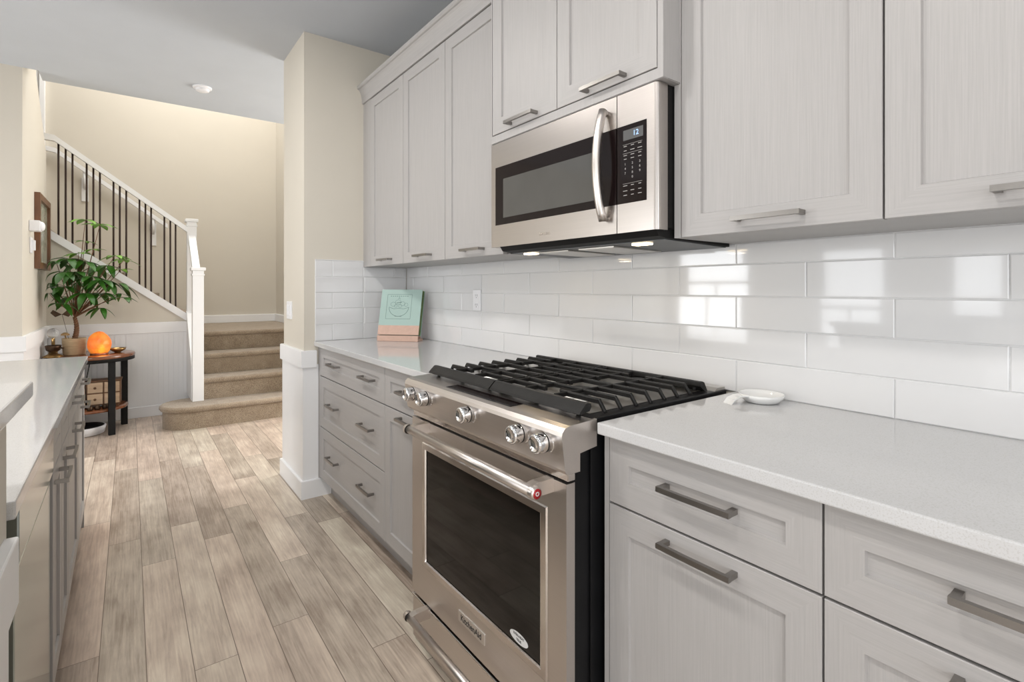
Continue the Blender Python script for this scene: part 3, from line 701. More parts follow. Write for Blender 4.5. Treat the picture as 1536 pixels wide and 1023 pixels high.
def grate(y0, y1, fx):
    out = rg; bm = new()
    lo, hi = .870, 1.338; n = 9
    yl = y0 if fx > 0 else y1
    for i in range(1, n-1):
        x = lo + (hi-lo)*i/(n-1)
        e0 = (1, 0) if fx < 0 else (0, 1)
        cuts = []
        if i % 2 == 1: cuts = [((y0+y1)/2-.055, (y0+y1)/2+.055)] if i in (3, 5) else [((y0+y1)/2-.030, (y0+y1)/2+.035)]
        if cuts:
            a, b = cuts[0]
            gbar(bm, (x, y0, GZ), (x, a, GZ), .0095, .013, (e0[0], 0)); gbar(bm, (x, b, GZ), (x, y1, GZ), .0095, .013, (0, e0[1]))
        else: gbar(bm, (x, y0, GZ), (x, y1, GZ), .0095, .013, e0)
    for yy in ((y0+.012 if fx > 0 else y1-.012), y0+(y1-y0)*.36, y0+(y1-y0)*.68):
        gbar(bm, (lo+.012, yy, GZ-.0006), (hi-.008, yy, GZ-.0006), .006, .012)
    g = obj('grate', bm, M['iron'], rg)
    # broad sloping front and back rails
    bm = new(); ex = .0
    prof = [(lo-.030, GZ-.024), (lo-.026, GZ-.018), (lo-.008, GZ-.001), (lo, GZ), (lo+.008, GZ-.002), (lo+.010, GZ-.010), (lo+.004, GZ-.020)]
    prism(bm, prof, 'y', y0+.001, y1-.001); obj('grate_rail', bm, M['iron'], g); bm = new()
    prof = [(hi-.010, GZ-.014), (hi-.008, GZ-.002), (hi, GZ), (hi+.010, GZ-.004), (hi+.026, GZ-.030), (hi+.012, GZ-.030)]
    prism(bm, prof, 'y', y0+.001, y1-.001)
    obj('grate_rail', bm, M['iron'], g)
    for yy in (y0+.03, (y0+y1)/2, y1-.03):
        for x in (lo-.006, hi+.006):
            bm = new(); tube(bm, [(x, yy, .9098), (x, yy, GZ-.016)], [.006, .009], 10); obj('grate_foot', bm, M['iron'], g)
grate(.858, 1.2335, -1); grate(1.2365, 1.612, 1)
bm = new(); prism(bm, [(1.375, .908), (1.395, .918), (1.43, .918), (1.435, .908)], 'y', RR, RL); obj('rear_vent', bm, M['steel_v'], ct)

# ================================================================ MICROWAVE
mw = thing('microwave', 'stainless over-the-range microwave with curved bar handle, above the range', 'microwave', (1.27, 1.205, 1.345))
ML, MR_ = 1.583, .826
FX = MX+.002
bm = new(); box(bm, FX+.036, 1.443, MR_+.004, ML-.004, 1.372, 1.750); obj('body', bm, M['matblack'], mw)
def front_strip(y0, y1, z0, z1, x, rnd=None):
    """face panel; rnd = radius at the low-y end, curving back"""
    pts = [(x, y1)]
    if rnd:
        for k in range(9):
            t_ = math.pi/2*k/8; pts.append((x+rnd*(1-math.cos(t_)), y0+rnd-rnd*math.sin(t_)))
        pts += [(x+.040, y0)]
    else: pts += [(x, y0), (x+.036, y0)]
    pts += [(x+.036 if not rnd else x+.040, y1)]
    b = new(); prism(b, pts, 'z', z0, z1)
    for f in b.faces: f.smooth = False
    return b
DR0, DR1, WZ0, WZ1 = .966, 1.556, 1.446, 1.660
bm = new(); zt, zb = 1.749, 1.366
for (a, b, c, d) in ((DR1, ML, zb, zt), (DR0, DR1, zb, WZ0), (DR0, DR1, WZ1, zt)): box(bm, FX, FX+.036, a, b, c, d)
bmesh.ops.remove_doubles(bm, verts=bm.verts[:], dist=1e-5)
md = obj('door', bm, M['steel_m'], mw)
bm = new(); rbox(bm, FX-.001, FX+.02, DR0+.0006, DR1, WZ0, WZ1, .001); dg = obj('door_glass', bm, M['blackpanel'], md)
bm = new(); rbox(bm, FX-.0016, FX+.01, 1.052, 1.506, 1.470, 1.612, .0005); obj('viewing_window', bm, M['greyglass'], dg)
bm = new()
for (a, b) in ((zb, WZ0), (WZ1, zt)): join(bm, front_strip(MR_, .9635, a, b, FX, .014))
join(bm, front_strip(MR_, .862, WZ0, WZ1, FX, .014))
pn = obj('control_side', bm, M['steel_m'], mw)
bm = new(); rbox(bm, FX-.001, FX+.02, .862, .9630, WZ0, WZ1, .001); cg = obj('control_glass', bm, M['blackpanel'], pn)
bm = new(); rbox(bm, FX-.0016, FX+.01, .873, .941, 1.618, 1.646, .0003); obj('display', bm, M['dispgrey'], cg)
text('display_digits', '12', .020, M['bluedigit'], cg, facing_negx(FX-.002, .897, 1.632), .0002)
bm = new(); rows = [1.600, 1.590, 1.577, 1.566]
x = FX-.0012
def dash(y, z, w_, h=.0016): box(bm, x-.0003, x+.0003, y-w_/2, y+w_/2, z-h/2, z+h/2)
cols = (.934, .909, .884)
bm.free()
for z in (1.602, 1.590, 1.577, 1.567, 1.494, 1.480, 1.468):
    for y in cols:
        bm = new(); dash(y, z, random.uniform(.009, .015)); obj('key_label', bm, M['print'], cg)
for z in (1.6065, 1.5825, 1.4995):
    bm = new(); dash(.909, z, .066, .0006); obj('key_divider', bm, M['print'], cg)
bm = None
for i, ch in enumerate('1234567890'):
    y = cols[i % 3] if i < 9 else cols[1]; z = 1.553 - (i//3)*.0125
    text('key_digit', ch, .009, M['print'], cg, facing_negx(FX-.0013, y, z), .0002)
# bowed handle
bm = new(); hp = []
for k in range(17):
    t_ = k/16; hp.append((FX-.014-.028*math.sin(math.pi*t_)**.8, 1.004, 1.405+.312*t_))
tube(bm, hp, .0125, 16)
for z in (1.411, 1.711): tube(bm, [(FX+.001, 1.004, z), (FX-.016, 1.004, z)], .008, 12)
obj('handle', bm, M['steel'], md)
text('maker_lettering', 'SAMSUNG', .0125, M['steel_s'], md, facing_negx(FX-.0003, 1.275, 1.392), .0004)
# underside
bm = new()
prism(bm, [(FX+.004, 1.366), (FX+.016, 1.350), (FX+.05, 1.346), (1.443, 1.338), (1.443, 1.373), (FX+.004, 1.373)], 'y', MR_+.010, ML-.05); ub = obj('hood_underside', bm, M['matblack'], mw)
bm = new(); prism(bm, [(FX+.055, 1.3455), (1.437, 1.3375), (1.437, 1.3355), (FX+.055, 1.3435)], 'y', MR_+.018, ML-.056); up = obj('base_plate', bm, M['darkplate'], ub)
for (a, b) in ((1.25, 1.40), (1.05, 1.20)):
    bm = new(); prism(bm, [(1.17, 1.3415), (1.40, 1.3365), (1.40, 1.333), (1.17, 1.337)], 'y', a, b)
    obj('grease_filter', bm, M['steel_v'], up)
for y in (1.465, .955):
    bm = new(); rbox(bm, 1.172, 1.200, y-.028, y+.028, 1.3375, 1.346, .002); obj('hood_lamp', bm, M['lamp'], up)
for y in (1.465, .955):
    area('hood_light', (1.185, y, 1.330), (0, 0, 0), .03, .06, .22, (1, .80, .55))

# ================================================================ COUNTER OBJECTS
# cookbook on a wooden stand, leaning back
bk = thing('cookbook', 'pale teal cookbook with a bowl drawing and peach band, leaning in the corner', 'book', (1.25, 2.80, .905))
c0 = Vector((1.1695, 2.884, .9055)); ud = Vector((.66, -.75, 0)).normalized(); nrm = Vector((ud.y, -ud.x, 0))  # towards the camera
if nrm.dot(Vector((-1, -1, 0))) < 0: nrm = -nrm
tilt = R(14); up_ = (Vector((0, 0, 1))*math.cos(tilt) - nrm*math.sin(tilt)); out_ = (nrm*math.cos(tilt) + Vector((0, 0, 1))*math.sin(tilt))
def BP(a, b, c, base=Vector((0, 0, 0))): return tuple(c0 + base + ud*a + up_*b + out_*c)
def bbox(bm, a0, a1, b0, b1, c0_, c1, mi=0, base=Vector((0, 0, 0))):
    box(bm, a0, a1, b0, b1, c0_, c1, mi, mp=lambda a, b, c: BP(a, b, c, base))
BW, BH = .256, .272
sh = -nrm*.0 + Vector((0, 0, .036))
bm = new(); bbox(bm, .0, BW, .056, BH, .0, .003, 0, sh); bbox(bm, .0, BW, 0.0, .056, .0, .003, 1, sh); bbox(bm, .0, BW, 0, BH, -.039, -.036, 0, sh); bbox(bm, 0, .003, 0, BH, -.038, .001, 0, sh)
obj('cover', bm, [M['teal'], M['peach']], bk)
bm = new(); bbox(bm, .003, BW-.003, .003, BH-.003, -.0365, .0005, 0, sh); obj('pages', bm, M['greenpage'], bk)
bm = new()
def line(bm, p, q, w_=.0016):
    p = Vector(p); q = Vector(q); d = (q-p); n_ = Vector((-d.y, d.x)).normalized()*w_/2
    vs = [bm.verts.new(BP(v.x, v.y, .0034, sh)) for v in (p+n_, p-n_, q-n_, q+n_)]; bm.faces.new(vs)
def poly(bm, pts, w_=.0016):
    for a, b in zip(pts, pts[1:]): line(bm, a, b, w_)
poly(bm, [(.040, .095), (.195, .095), (.195, .242), (.040, .242), (.040, .095)])
poly(bm, [(.118+.062*math.cos(t_), .165+.055*math.sin(t_)) for t_ in [math.pi+math.pi*k/16 for k in range(17)]], .0022)
poly(bm, [(.056, .165), (.085, .155), (.118, .158), (.150, .155), (.180, .165)]); poly(bm, [(.095, .110), (.140, .110)])
for (a, b, r) in ((.080, .183, .016), (.110, .195, .018), (.140, .186, .015), (.162, .180, .012), (.098, .172, .010), (.125, .172, .011)):
    poly(bm, [(a+r*math.cos(t_), b+r*.8*math.sin(t_)) for t_ in [2*math.pi*k/12 for k in range(13)]], .0012)
poly(bm, [(.110, .213), (.116, .224), (.122, .212)]); poly(bm, [(.100, .190), (.132, .196)], .003)
for k in range(9): line(bm, (.060+k*.013, .232), (.067+k*.013, .232), .003)
obj('cover_drawing', bm, M['ink'], bk)
sd = thing('cookbook_stand', 'peach wooden ledge stand holding the teal cookbook', 'book stand', (1.25, 2.80, .905))
def SP(a, b, z): return tuple(c0 + ud*a + nrm*b + Vector((0, 0, z)))
bm = new(); box(bm, .004, BW+.002, -.060, .014, 0, .012, mp=lambda a, b, z: SP(a, b, z)); box(bm, .004, BW+.002, .009, .016, 0, .033, mp=lambda a, b, z: SP(a, b, z)); obj('ledge', bm, M['peach'], sd)
bm = new(); bbox(bm, .02, BW-.008, 0, .235, -.053, -.041, 0, Vector((0, 0, .016))); obj('back_board', bm, M['peach'], sd)

# spoon rest
t = thing('spoon_rest', 'white ceramic spoon rest on the counter right of the range', 'spoon rest', (1.375, .70, .9045))
bm = new(); cx_, cy_ = 1.372, .702
lathe(bm, [(0, .002), (.034, .002), (.044, .008), (.052, .018), (.055, .0235), (.0575, .0235), (.054, .014), (.044, .003), (.036, .0), (0, 0)], (cx_, cy_, .9047), 36)
obj('dish', bm, M['ceramic'], t)
bm = new()
pts = [(1.333, .722), (1.306, .745)]
d_ = (Vector((1.290, .738))-Vector((cx_, cy_))).normalized(); n_ = Vector((-d_.y, d_.x))
hb = [(.042, .020, .020), (.060, .017, .022), (.078, .015, .021), (.095, .0165, .014), (.105, .0175, .001)]
prev = None
for (s_, wd, z) in hb:
    c_ = Vector((cx_, cy_)) + d_*s_
    q = []
    for k in range(7):
        a = -1 + 2*k/6; q.append((c_.x+n_.x*wd*a, c_.y+n_.y*wd*a, .9052+z - .004*(1-a*a)))
    top = [bm.verts.new(p) for p in q]; bot = [bm.verts.new((p[0], p[1], p[2]-.0035 if z > .004 else p[2]-.0008)) for p in q]
    if prev:
        for k in range(6):
            bm.faces.new([prev[0][k], prev[0][k+1], top[k+1], top[k]]); bm.faces.new([prev[1][k], bot[k], bot[k+1], prev[1][k+1]])
        for k in (0, 6): bm.faces.new([prev[0][k], top[k], bot[k], prev[1][k]])
    else:
        for k in range(6): bm.faces.new([top[k], top[k+1], bot[k+1], bot[k]])
    prev = (top, bot)
for k in range(6): bm.faces.new([prev[0][k], prev[0][k+1], prev[1][k+1], prev[1][k]])
obj('handle', bm, M['ceramic'], t)

# ================================================================ ISLAND (local frame turned by half a degree)
IO = Vector((-.1495, 1.152, 0)); IR = R(.61)
def isl(name, label, cat, group=None):
    return thing(name, label, cat, IO, group, IR)
ITZ = .865
t = tag(isl('island_countertop', '', 'countertop'), 'white quartz island countertop at the left, above the dishwasher', 'countertop')
bm = new(); rbox(bm, -1.05, 0, .002, 2.262, ITZ-.031, ITZ, .003)
obj('slab', bm, M['quartz'], t, local=True)
IF = -.012
mi_ = map_isl(IF)
t = isl('dishwasher', 'grey steel dishwasher under the island countertop', 'dishwasher')
bm = new(); box(bm, -.60, IF-.032, .02, .715, .09, ITZ-.034); box(bm, -.60, -.09, .02, .715, .0, .09); obj('body', bm, M['matblack'], t, local=True)
bm = new(); rbox(bm, IF-.03, IF-.004, .125, .715, .10, .690, .002); rbox(bm, IF-.03, IF-.016, .125, .715, .690, .712, .002); dd = obj('door', bm, M['dwsteel'], t, local=True)
bm = new(); rbox(bm, IF-.03, IF+.002, .125, .715, .712, ITZ-.050, .003); obj('control_strip', bm, M['dwsteel'], t, local=True)
def isl_unit(label, u0, u1):
    t = isl('island_cabinet', label, 'cabinet', 'grey cabinets of the island')
    bm = new(); box(bm, -.60, IF-.021, u0, u1, .10, ITZ-.032, mi=1); box(bm, -.60, -.07, u0, u1, 0, .10, mi=0); obj('body', bm, [M['cab_v'], M['cab_in']], t, local=True)
    return t
t = isl_unit('narrow grey island cabinet next to the dishwasher', .722, 1.235)
for (a, b) in ((.724, .977), (.981, 1.233)):
    front('drawer', t, a, b, .712, ITZ-.036, mi_, (), None, True, local=True)
    front('door', t, a, b, .10, .707, mi_, ((a+b)/2-.02,), .668, local=True, L_=.14)
t = isl_unit('wide grey island cabinet at the far end near the side table', 1.235, 2.225)
for (a, b) in ((1.237, 1.728), (1.732, 2.22)):
    front('drawer', t, a, b, .712, ITZ-.036, mi_, ((a+b)/2,), .775, True, local=True, L_=.15)
    front('door', t, a, b, .10, .707, mi_, ((a+b)/2,), .668, local=True, L_=.15)
bm = new(); box(bm, IF-.021, IF-.002, 2.222, 2.24, .0, ITZ-.032); box(bm, -.60, IF-.002, 2.225, 2.24, .0, ITZ-.032); obj('end_panel', bm, M['cab_v'], t, local=True)
# half wall with raised bar top
bm = new(); box(bm, -1.2, -.160, .60, 1.150, 0, 1.0305); struct('wall_island', bm, M['cream'])
bm = new(); box(bm, -1.2, -.156, .59, 1.140, .02, .71); struct('wall_island_panel', bm, M['white'])
bm = new(); rbox(bm, -.165, -.143, .57, 1.135, .705, .814, .003); rbox(bm, -1.2, -.143, .57, .60, .705, .814, .003); struct('trim_5', bm, M['white'])
bm = new(); rbox(bm, -1.3, -.130, .42, 1.168, 1.031, 1.057, .003); tag(obj('bar_top', bm, M['quartz']), 'raised white quartz bar top on the cream half wall, bottom left', 'countertop')

# ================================================================ SIDE TABLE AND ITS THINGS
TX, TY, TZ = -.262, 5.60, .662
t = thing('side_table', 'round reddish wood side table with black legs against the wainscot', 'table', (TX, TY, 0))
bm = new(); lathe(bm, [(0, TZ), (.285, TZ), (.296, TZ-.004), (.300, TZ-.012), (.300, TZ-.026), (.296, TZ-.030), (0, TZ-.030)], (TX, TY, 0), 64); obj('table_top', bm, M['tablewood'], t)
bm = new(); lathe(bm, [(.296, TZ-.0305), (.296, TZ-.058), (.27, TZ-.058), (.27, TZ-.0305)], (TX, TY, 0), 64); obj('apron', bm, M['matblack'], t)
bm = new(); lathe(bm, [(0, .215), (.245, .215), (.250, .210), (.250, .198), (.245, .193), (0, .193)], (TX, TY, 0), 64); obj('shelf', bm, M['tablewood'], t)
for k in range(4):
    a = R(-57.5+90*k); x, y = TX+.262*math.cos(a), TY+.262*math.sin(a)
    bm = new(); rbox(bm, x-.023, x+.023, y-.023, y+.023, 0, TZ-.058, .003)
    bmesh.ops.rotate(bm, verts=bm.verts[:], cent=(x, y, 0), matrix=Matrix.Rotation(R(8), 3, 'Z')); obj('leg', bm, M['matblack'], t)
# potted money tree
PX, PY = -.372, 5.60
pl = thing('potted_tree', 'braided-trunk money tree with dark palmate leaves in a beige woven pot', 'plant', (PX, PY, TZ))
bm = new(); lathe(bm, [(0, .001), (.070, .001), (.074, .006), (.080, .13), (.081, .138), (.076, .138), (.073, .12), (0, .118)], (PX, PY, TZ), 40); obj('pot', bm, M['basket'], pl)
bm = new(); lathe(bm, [(0, .124), (.072, .122)], (PX, PY, TZ), 24); obj('soil', bm, M['soil'], pl)
bm = new(); tz0 = TZ+.12
for s_ in range(3):
    pts = []; rr = []
    for k in range(40):
        q = k/39; ang = 2*math.pi*(q*3.2 + s_/3); r = .0125*(1-.35*q)
        pts.append((PX+.015*math.sin(q*3)+r*math.cos(ang), PY+r*math.sin(ang), tz0+.19*q)); rr.append(.0098*(1-.35*q))
    tube(bm, pts, rr, 8)
obj('trunk', bm, M['trunk'], pl)
def P5(px, py, Y=5.6):
    t_ = math.tan(TH+math.atan((px-768)/765)); x = Y*t_; d = x*math.sin(TH)+Y*math.cos(TH)
    return Vector((x, Y, 1.212-(py-433)*d/765))
top = Vector((PX+.003, PY, tz0+.19))
fol = new(); fol2 = new(); stems = new()
def leaf(bm, base, d, ln, wd, droop):
    d = d.normalized(); s = d.cross(Vector((0, 0, 1)))
    s = (s.normalized() if s.length > .05 else Vector((1, 0, 0)))
    n = 7; rowsL = []
    for i in range(n+1):
        q = i/n; c = base + d*ln*q + Vector((0, 0, -droop*ln*q*q)); w_ = wd*(math.sin(math.pi*q**1.15)**.9 if q < .999 else 0)
        upv = Vector((0, 0, 1))
        rowsL.append([bm.verts.new(c - s*w_/2 + upv*w_*.14), bm.verts.new(c), bm.verts.new(c + s*w_/2 + upv*w_*.14)])
    for A, B in zip(rowsL, rowsL[1:]):
        for k in range(2):
            f = bm.faces.new([A[k], A[k+1], B[k+1], B[k]]); f.smooth = True
def cluster(px, py, Y, size, n, bm, tiltv, droop, hd=None):
    c = P5(px, py, Y)
    start = top + Vector((0, 0, random.uniform(-.02, .03)))
    if c.z > top.z + .2: mid = (start*.35+c*.65) + Vector((0, 0, -.01))
    else: mid = (start+c)/2 + Vector((0, 0, .05))
    pts = [start*(1-q)**2 + mid*2*q*(1-q) + c*q*q for q in [k/8 for k in range(9)]]
    tube(stems, pts, [.0045-.0025*k/8 for k in range(9)], 6)
    axis = (c-start).normalized() if hd is None else Vector(hd).normalized()
    for k in range(n):
        a = 2*math.pi*k/n + random.uniform(-.25, .25)
        e1 = axis.cross(Vector((0, 0, 1))); e1 = e1.normalized() if e1.length > .1 else Vector((1, 0, 0)); e2 = axis.cross(e1).normalized()
        if tiltv < 0: dv = Vector((math.cos(a), math.sin(a), 0)) + Vector((0, 0, tiltv))
        else: dv = axis*tiltv + e1*math.cos(a) + e2*math.sin(a)*.8
        leaf(bm, c, dv + Vector((0, 0, random.uniform(-.1, .28))), size*random.uniform(.75, 1.15), size*random.uniform(.30, .38), droop*random.uniform(.45, 1.15))
random.seed(11)
D = [(104, 388, 5.48, .150, 6), (96, 430, 5.44, .150, 6), (128, 392, 5.50, .165, 7), (138, 415, 5.42, .165, 7), (112, 408, 5.45, .16, 6),
     (128, 440, 5.40, .16, 7), (150, 440, 5.48, .15, 6), (92, 455, 5.48, .135, 6), (78, 425, 5.55, .11, 5), (84, 392, 5.62, .13, 6), (152, 462, 5.44, .12, 5),
     (166, 425, 5.45, .12, 5), (160, 398, 5.52, .15, 6), (176, 425, 5.45, .15, 6), (186, 446, 5.42, .13, 5), (72, 440, 5.50, .13, 6), (98, 408, 5.42, .16, 6), (152, 420, 5.40, .16, 6), (122, 425, 5.7, .16, 6), (145, 400, 5.72, .14, 6), (105, 445, 5.68, .14, 6), (178, 440, 5.45, .10, 4)]
for (a, b, c, s_, n) in D: cluster(a, b, c, s_, n, fol, -.10, .75)
for (a, b, c, s_, n) in ((128, 330, 5.52, .13, 6), (150, 337, 5.50, .13, 6), (128, 362, 5.55, .08, 5), (140, 374, 5.5, .09, 5), (172, 384, 5.48, .13, 6), (186, 390, 5.48, .12, 6), (182, 404, 5.46, .10, 5), (118, 380, 5.5, .13, 6)):
    cluster(a, b, c, s_, n, fol2, -.05, .35)
for b_ in (fol, fol2, stems):
    for v in b_.verts:
        if v.co.x < -.50: v.co.x = -.50 - (.045)*(1-math.exp((v.co.x+.50)/.045))
        if v.co.y > 5.90: v.co.y = 5.90
fo = obj('foliage', fol, M['leaf'], pl); fo2 = obj('foliage', fol2, M['leaf2'], pl, label='bright green young leaves'); obj('stems', stems, M['trunk'], pl)
# salt lamp
SXc, SYc = -.205, 5.47
t = thing('salt_lamp', 'glowing orange salt crystal lamp beside the potted tree', 'lamp', (SXc, SYc, TZ))
bm = new(); lathe(bm, [(0, 0), (.060, 0), (.062, .004), (.062, .012), (.058, .015), (0, .015)], (SXc, SYc, TZ), 24); obj('base', bm, M['tablewood'], t)
bm = new(); bmesh.ops.create_icosphere(bm, subdivisions=3, radius=1)
random.seed(3)
pl_n = [Vector((random.uniform(-1, 1), random.uniform(-1, 1), random.uniform(-.4, 1))).normalized() for _ in range(26)]
for v in bm.verts:
    c = v.co.copy()
    for n_ in pl_n:
        d = c.dot(n_)
        if d > .93: c -= n_*(d-.93)
    c.x *= .082; c.y *= .072; c.z = max(.0, c.z*.105+.075)
    v.co = c + Vector((SXc, SYc, TZ+.013))
zmin = min(v.co.z for v in bm.verts)
for v in bm.verts: v.co.z += (TZ+.0145-zmin)
obj('crystal', bm, M['salt'], t)
l = bpy.data.lights.new('salt_lamp_glow', 'POINT'); l.energy = .35; l.color = (1, .45, .12); l.shadow_soft_size = .04
lo_ = bpy.data.objects.new('salt_lamp_glow', l); C.objects.link(lo_); lo_.location = (SXc+.03, SYc-.10, TZ+.05)
# brass dish
bm = new(); lathe(bm, [(0, .001), (.022, .001), (.020, .006), (.034, .018), (.052, .030), (.058, .040), (.061, .040), (.054, .026), (.036, .012), (.022, .004), (0, .003)], (-.085, 5.56, TZ), 32)
tag(obj('brass_bowl', bm, M['brass']), 'small brass bowl right of the orange salt lamp', 'bowl')
# dark bowl on a brass foot
t = thing('footed_bowl', 'dark bronze bowl on a flared brass foot, left of the plant pot', 'bowl', (-.495, 5.50, TZ))
bm = new(); lathe(bm, [(0, .001), (.068, .001), (.066, .006), (.030, .026), (.016, .034), (.016, .040), (0, .041)], (-.495, 5.50, TZ), 32); obj('foot', bm, M['brass'], t)
bm = new(); lathe(bm, [(0, .040), (.024, .040), (.044, .055), (.050, .080), (.052, .094), (.048, .094), (.045, .075), (.03, .052), (0, .048)], (-.495, 5.50, TZ), 32); obj('bowl', bm, M['darkbronze'], t)
bm = new(); tube(bm, [(-.447, 5.50, TZ+.07), (-.43, 5.50, TZ+.066)], .006, 8); obj('handle', bm, M['darkbronze'], t)
# glass globe behind
t = thing('glass_globe', 'small clear glass globe behind the dark footed bowl', 'ornament', (-.515, 5.72, TZ))
bm = new(); lathe(bm, [(0, 0), (.03, 0), (.03, .02), (.012, .03), (.012, .135), (0, .136)], (-.515, 5.72, TZ), 20); obj('stand', bm, M['brass'], t)
bm = new(); bmesh.ops.create_uvsphere(bm, u_segments=24, v_segments=16, radius=.042)
for f in bm.faces: f.smooth = True
bmesh.ops.translate(bm, vec=(-.515, 5.72, TZ+.177), verts=bm.verts[:]); obj('globe', bm, M['glass'], t)
# mushroom ornament and butterfly on a stick, both standing in the pot
t = thing('mushroom_pick', 'small carved mushroom ornament at the left edge of the pot', 'ornament', (PX-.062, PY-.05, TZ+.12))
bm = new(); tube(bm, [(PX-.045, PY-.035, TZ+.115), (PX-.055, PY-.04, TZ+.165)], [.006, .005], 8); obj('stem', bm, M['mush'], t)
bm = new(); lathe(bm, [(0, .168), (.030, .166), (.026, .178), (.012, .188), (0, .190)], (PX-.055, PY-.04, TZ), 20); obj('cap', bm, M['mush'], t)
t = thing('butterfly_pick', 'dark butterfly ornament on a thin wire left of the trunk', 'ornament', (-.445, 5.55, TZ+.13))
bm = new(); bp_ = P5(93, 471, 5.5); tube(bm, [(PX-.03, PY-.03, TZ+.12), tuple(bp_)], .0015, 6); obj('wire', bm, M['iron_rod'], t)
for s_ in (-1, 1):
    bm = new(); o_ = [(0, 0, -.004), (.045*s_-.01, -.01, .035), (.070*s_, -.012, .010), (.040*s_, -.008, -.024)]
    A = [bm.verts.new(bp_+Vector(p)) for p in o_]; B = [bm.verts.new(bp_+Vector(p)+Vector((0, .003, 0))) for p in o_]
    bm.faces.new(A); bm.faces.new(B[::-1])
    for i in range(4): bm.faces.new([A[i], A[(i+1) % 4], B[(i+1) % 4], B[i]])
    obj('wing', bm, M['darkbronze'], t)
# drawer box on the shelf
bxo = Vector((-.235, 5.545, .215)); br = R(-2)
t = thing('drawer_box', 'small wooden box of pale drawers on the lower table shelf', 'box', tuple(bxo), rz=br)
bm = new()
for x in (-.17, -.056, .058, .166): box(bm, x, x+.008, -.07, .07, .026, .224)
for z in (.026, .118, .216): box(bm, -.17, .174, -.07, .07, z, z+.008)
box(bm, -.17, .174, .062, .07, .026, .224); box(bm, -.178, .182, -.076, .074, .222, .230)
for x in (-.15, .14): box(bm, x, x+.02, -.05, .05, 0, .026)
obj('frame', bm, M['boxframe'], t, local=True)
for cx_ in (-.109, .005, .116):
    for cz_ in (.076, .171):
        bm = new(); rbox(bm, cx_-.050, cx_+.050, -.074, .05, cz_-.042, cz_+.042, .001); d = obj('drawer', bm, M['boxwood'], t, local=True)
        bm = new(); lathe(bm, [(.006, 0), (.006, -.008), (.010, -.012), (.010, -.016), (0, -.018)], (cx_, -.074, cz_), 12, 'y'); obj('knob', bm, M['boxframe'], d, local=True)
for i, (x, y) in enumerate(((-.215, 5.41), (-.165, 5.43), (-.262, 5.40))):
    bm = new(); lathe(bm, [(0, 0), (.018, 0), (.020, .01), (.020, .028), (.014, .033), (.014, .037), (0, .038)], (x, y, .2152), 16)
    tag(obj('small_jar', bm, M['darkbronze']), ['small dark jar on the table shelf, middle of three', 'small dark jar nearest the front table leg', 'small dark jar farthest left on the shelf'][i], 'jar', 'dark jars on the table shelf')
# low white round dish on the floor
t = thing('pet_bowl', 'low white round bowl with black inside, on the floor under the table', 'bowl', (-.31, 5.53, 0))
bm = new(); lathe(bm, [(0, .001), (.128, .001), (.138, .006), (.150, .060), (.147, .068), (.138, .068), (.128, .05), (0, .045)], (-.31, 5.53, 0), 40); obj('rim', bm, M['plastic'], t)
bm = new(); lathe(bm, [(0, .047), (.125, .050), (.136, .0672), (.134, .069), (.1, .055), (0, .052)], (-.31, 5.53, 0), 40); obj('inner_bowl', bm, M['matblack'], t)
# lamp cord
bm = new(); tube(bm, [(-.24, 5.40, TZ-.031), (-.262, 5.34, TZ-.06), (-.27, 5.31, TZ-.12), (-.29, 5.36, TZ-.24), (-.285, 5.45, TZ-.44)], .004, 8)
tag(obj('lamp_cord', bm, M['matblack']), 'thin black cord hanging under the side table top', 'cord')

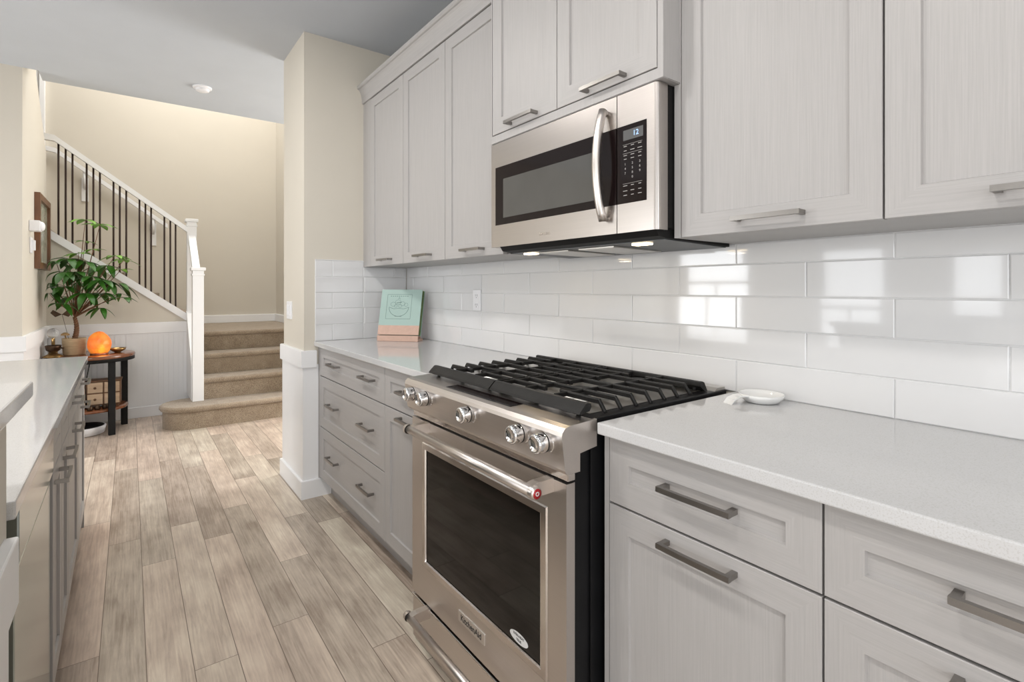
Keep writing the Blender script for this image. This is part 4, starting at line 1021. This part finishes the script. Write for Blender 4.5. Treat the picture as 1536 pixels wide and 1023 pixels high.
# ================================================================ WALL THINGS AT THE FAR LEFT
t = thing('picture_frame', 'brown wooden framed picture on the far left wall', 'picture', (sx+.01, 5.56, 1.365))
y0, y1, z0, z1 = 5.25, 5.90, 1.365, 1.945
bm = new(); fw = .05
for (a, b, c, d) in ((y0, y0+fw, z0, z1), (y1-fw, y1, z0, z1), (y0+fw, y1-fw, z0, z0+fw), (y0+fw, y1-fw, z1-fw, z1)): box(bm, sx+.001, sx+.034, a, b, c, d)
obj('frame', bm, M['framewood'], t)
bm = new(); box(bm, sx+.001, sx+.014, y0+fw, y1-fw, z0+fw, z1-fw); obj('print', bm, M['picture'], t)
t = thing('wall_sensor', 'white box-shaped wall device with rounded front, left of the framed picture', 'wall device', (sx+.02, 5.03, 1.65))
bm = new(); rbox(bm, sx+.001, sx+.060, 4.99, 5.09, 1.628, 1.705, .004); obj('housing', bm, M['plastic'], t)
bm = new(); lathe(bm, [(.034, 0), (.034, .006), (.028, .016), (.014, .022), (0, .023)], (sx+.060, 5.045, 1.666), 24, 'x'); obj('lens', bm, M['plastic'], t)
t = thing('light_switch', 'small white switch plate under the box-shaped wall device', 'switch', (sx+.01, 5.06, 1.46))
bm = new(); rbox(bm, sx+.001, sx+.010, 5.02, 5.10, 1.470, 1.585, .002); obj('cover_plate', bm, M['plastic'], t)
bm = new(); rbox(bm, sx+.009, sx+.028, 5.04, 5.08, 1.490, 1.565, .003); obj('rocker', bm, M['plastic'], t)

# ceiling fittings
for i, (x, y) in enumerate(POTS):
    bm = new(); lathe(bm, [(.095, 0), (.095, -.004), (.082, -.006), (.078, -.002), (.078, 0)], (x, y, CZ), 32)
    t = tag(obj('recessed_light', bm, M['plastic']), 'round recessed ceiling light above the kitchen aisle or island', 'ceiling light', 'recessed kitchen lights')
    t['group'] = 'recessed kitchen lights'
    bm = new(); lathe(bm, [(.077, -.0015), (0, -.0015)], (x, y, CZ), 32); obj('lens', bm, M['potlamp'], t)
t = thing('smoke_detector', 'small round white ceiling fitting near the stair opening', 'smoke detector', (.428, 4.39, CZ-.04))
bm = new(); lathe(bm, [(.062, 0), (.062, -.008), (.056, -.012), (.046, -.014)], (.428, 4.39, CZ), 36); obj('mounting_ring', bm, M['plastic'], t)
bm = new(); lathe(bm, [(.047, -.013), (.044, -.026), (.034, -.031), (0, -.031)], (.428, 4.39, CZ), 36); obj('cover', bm, M['plastic'], t)
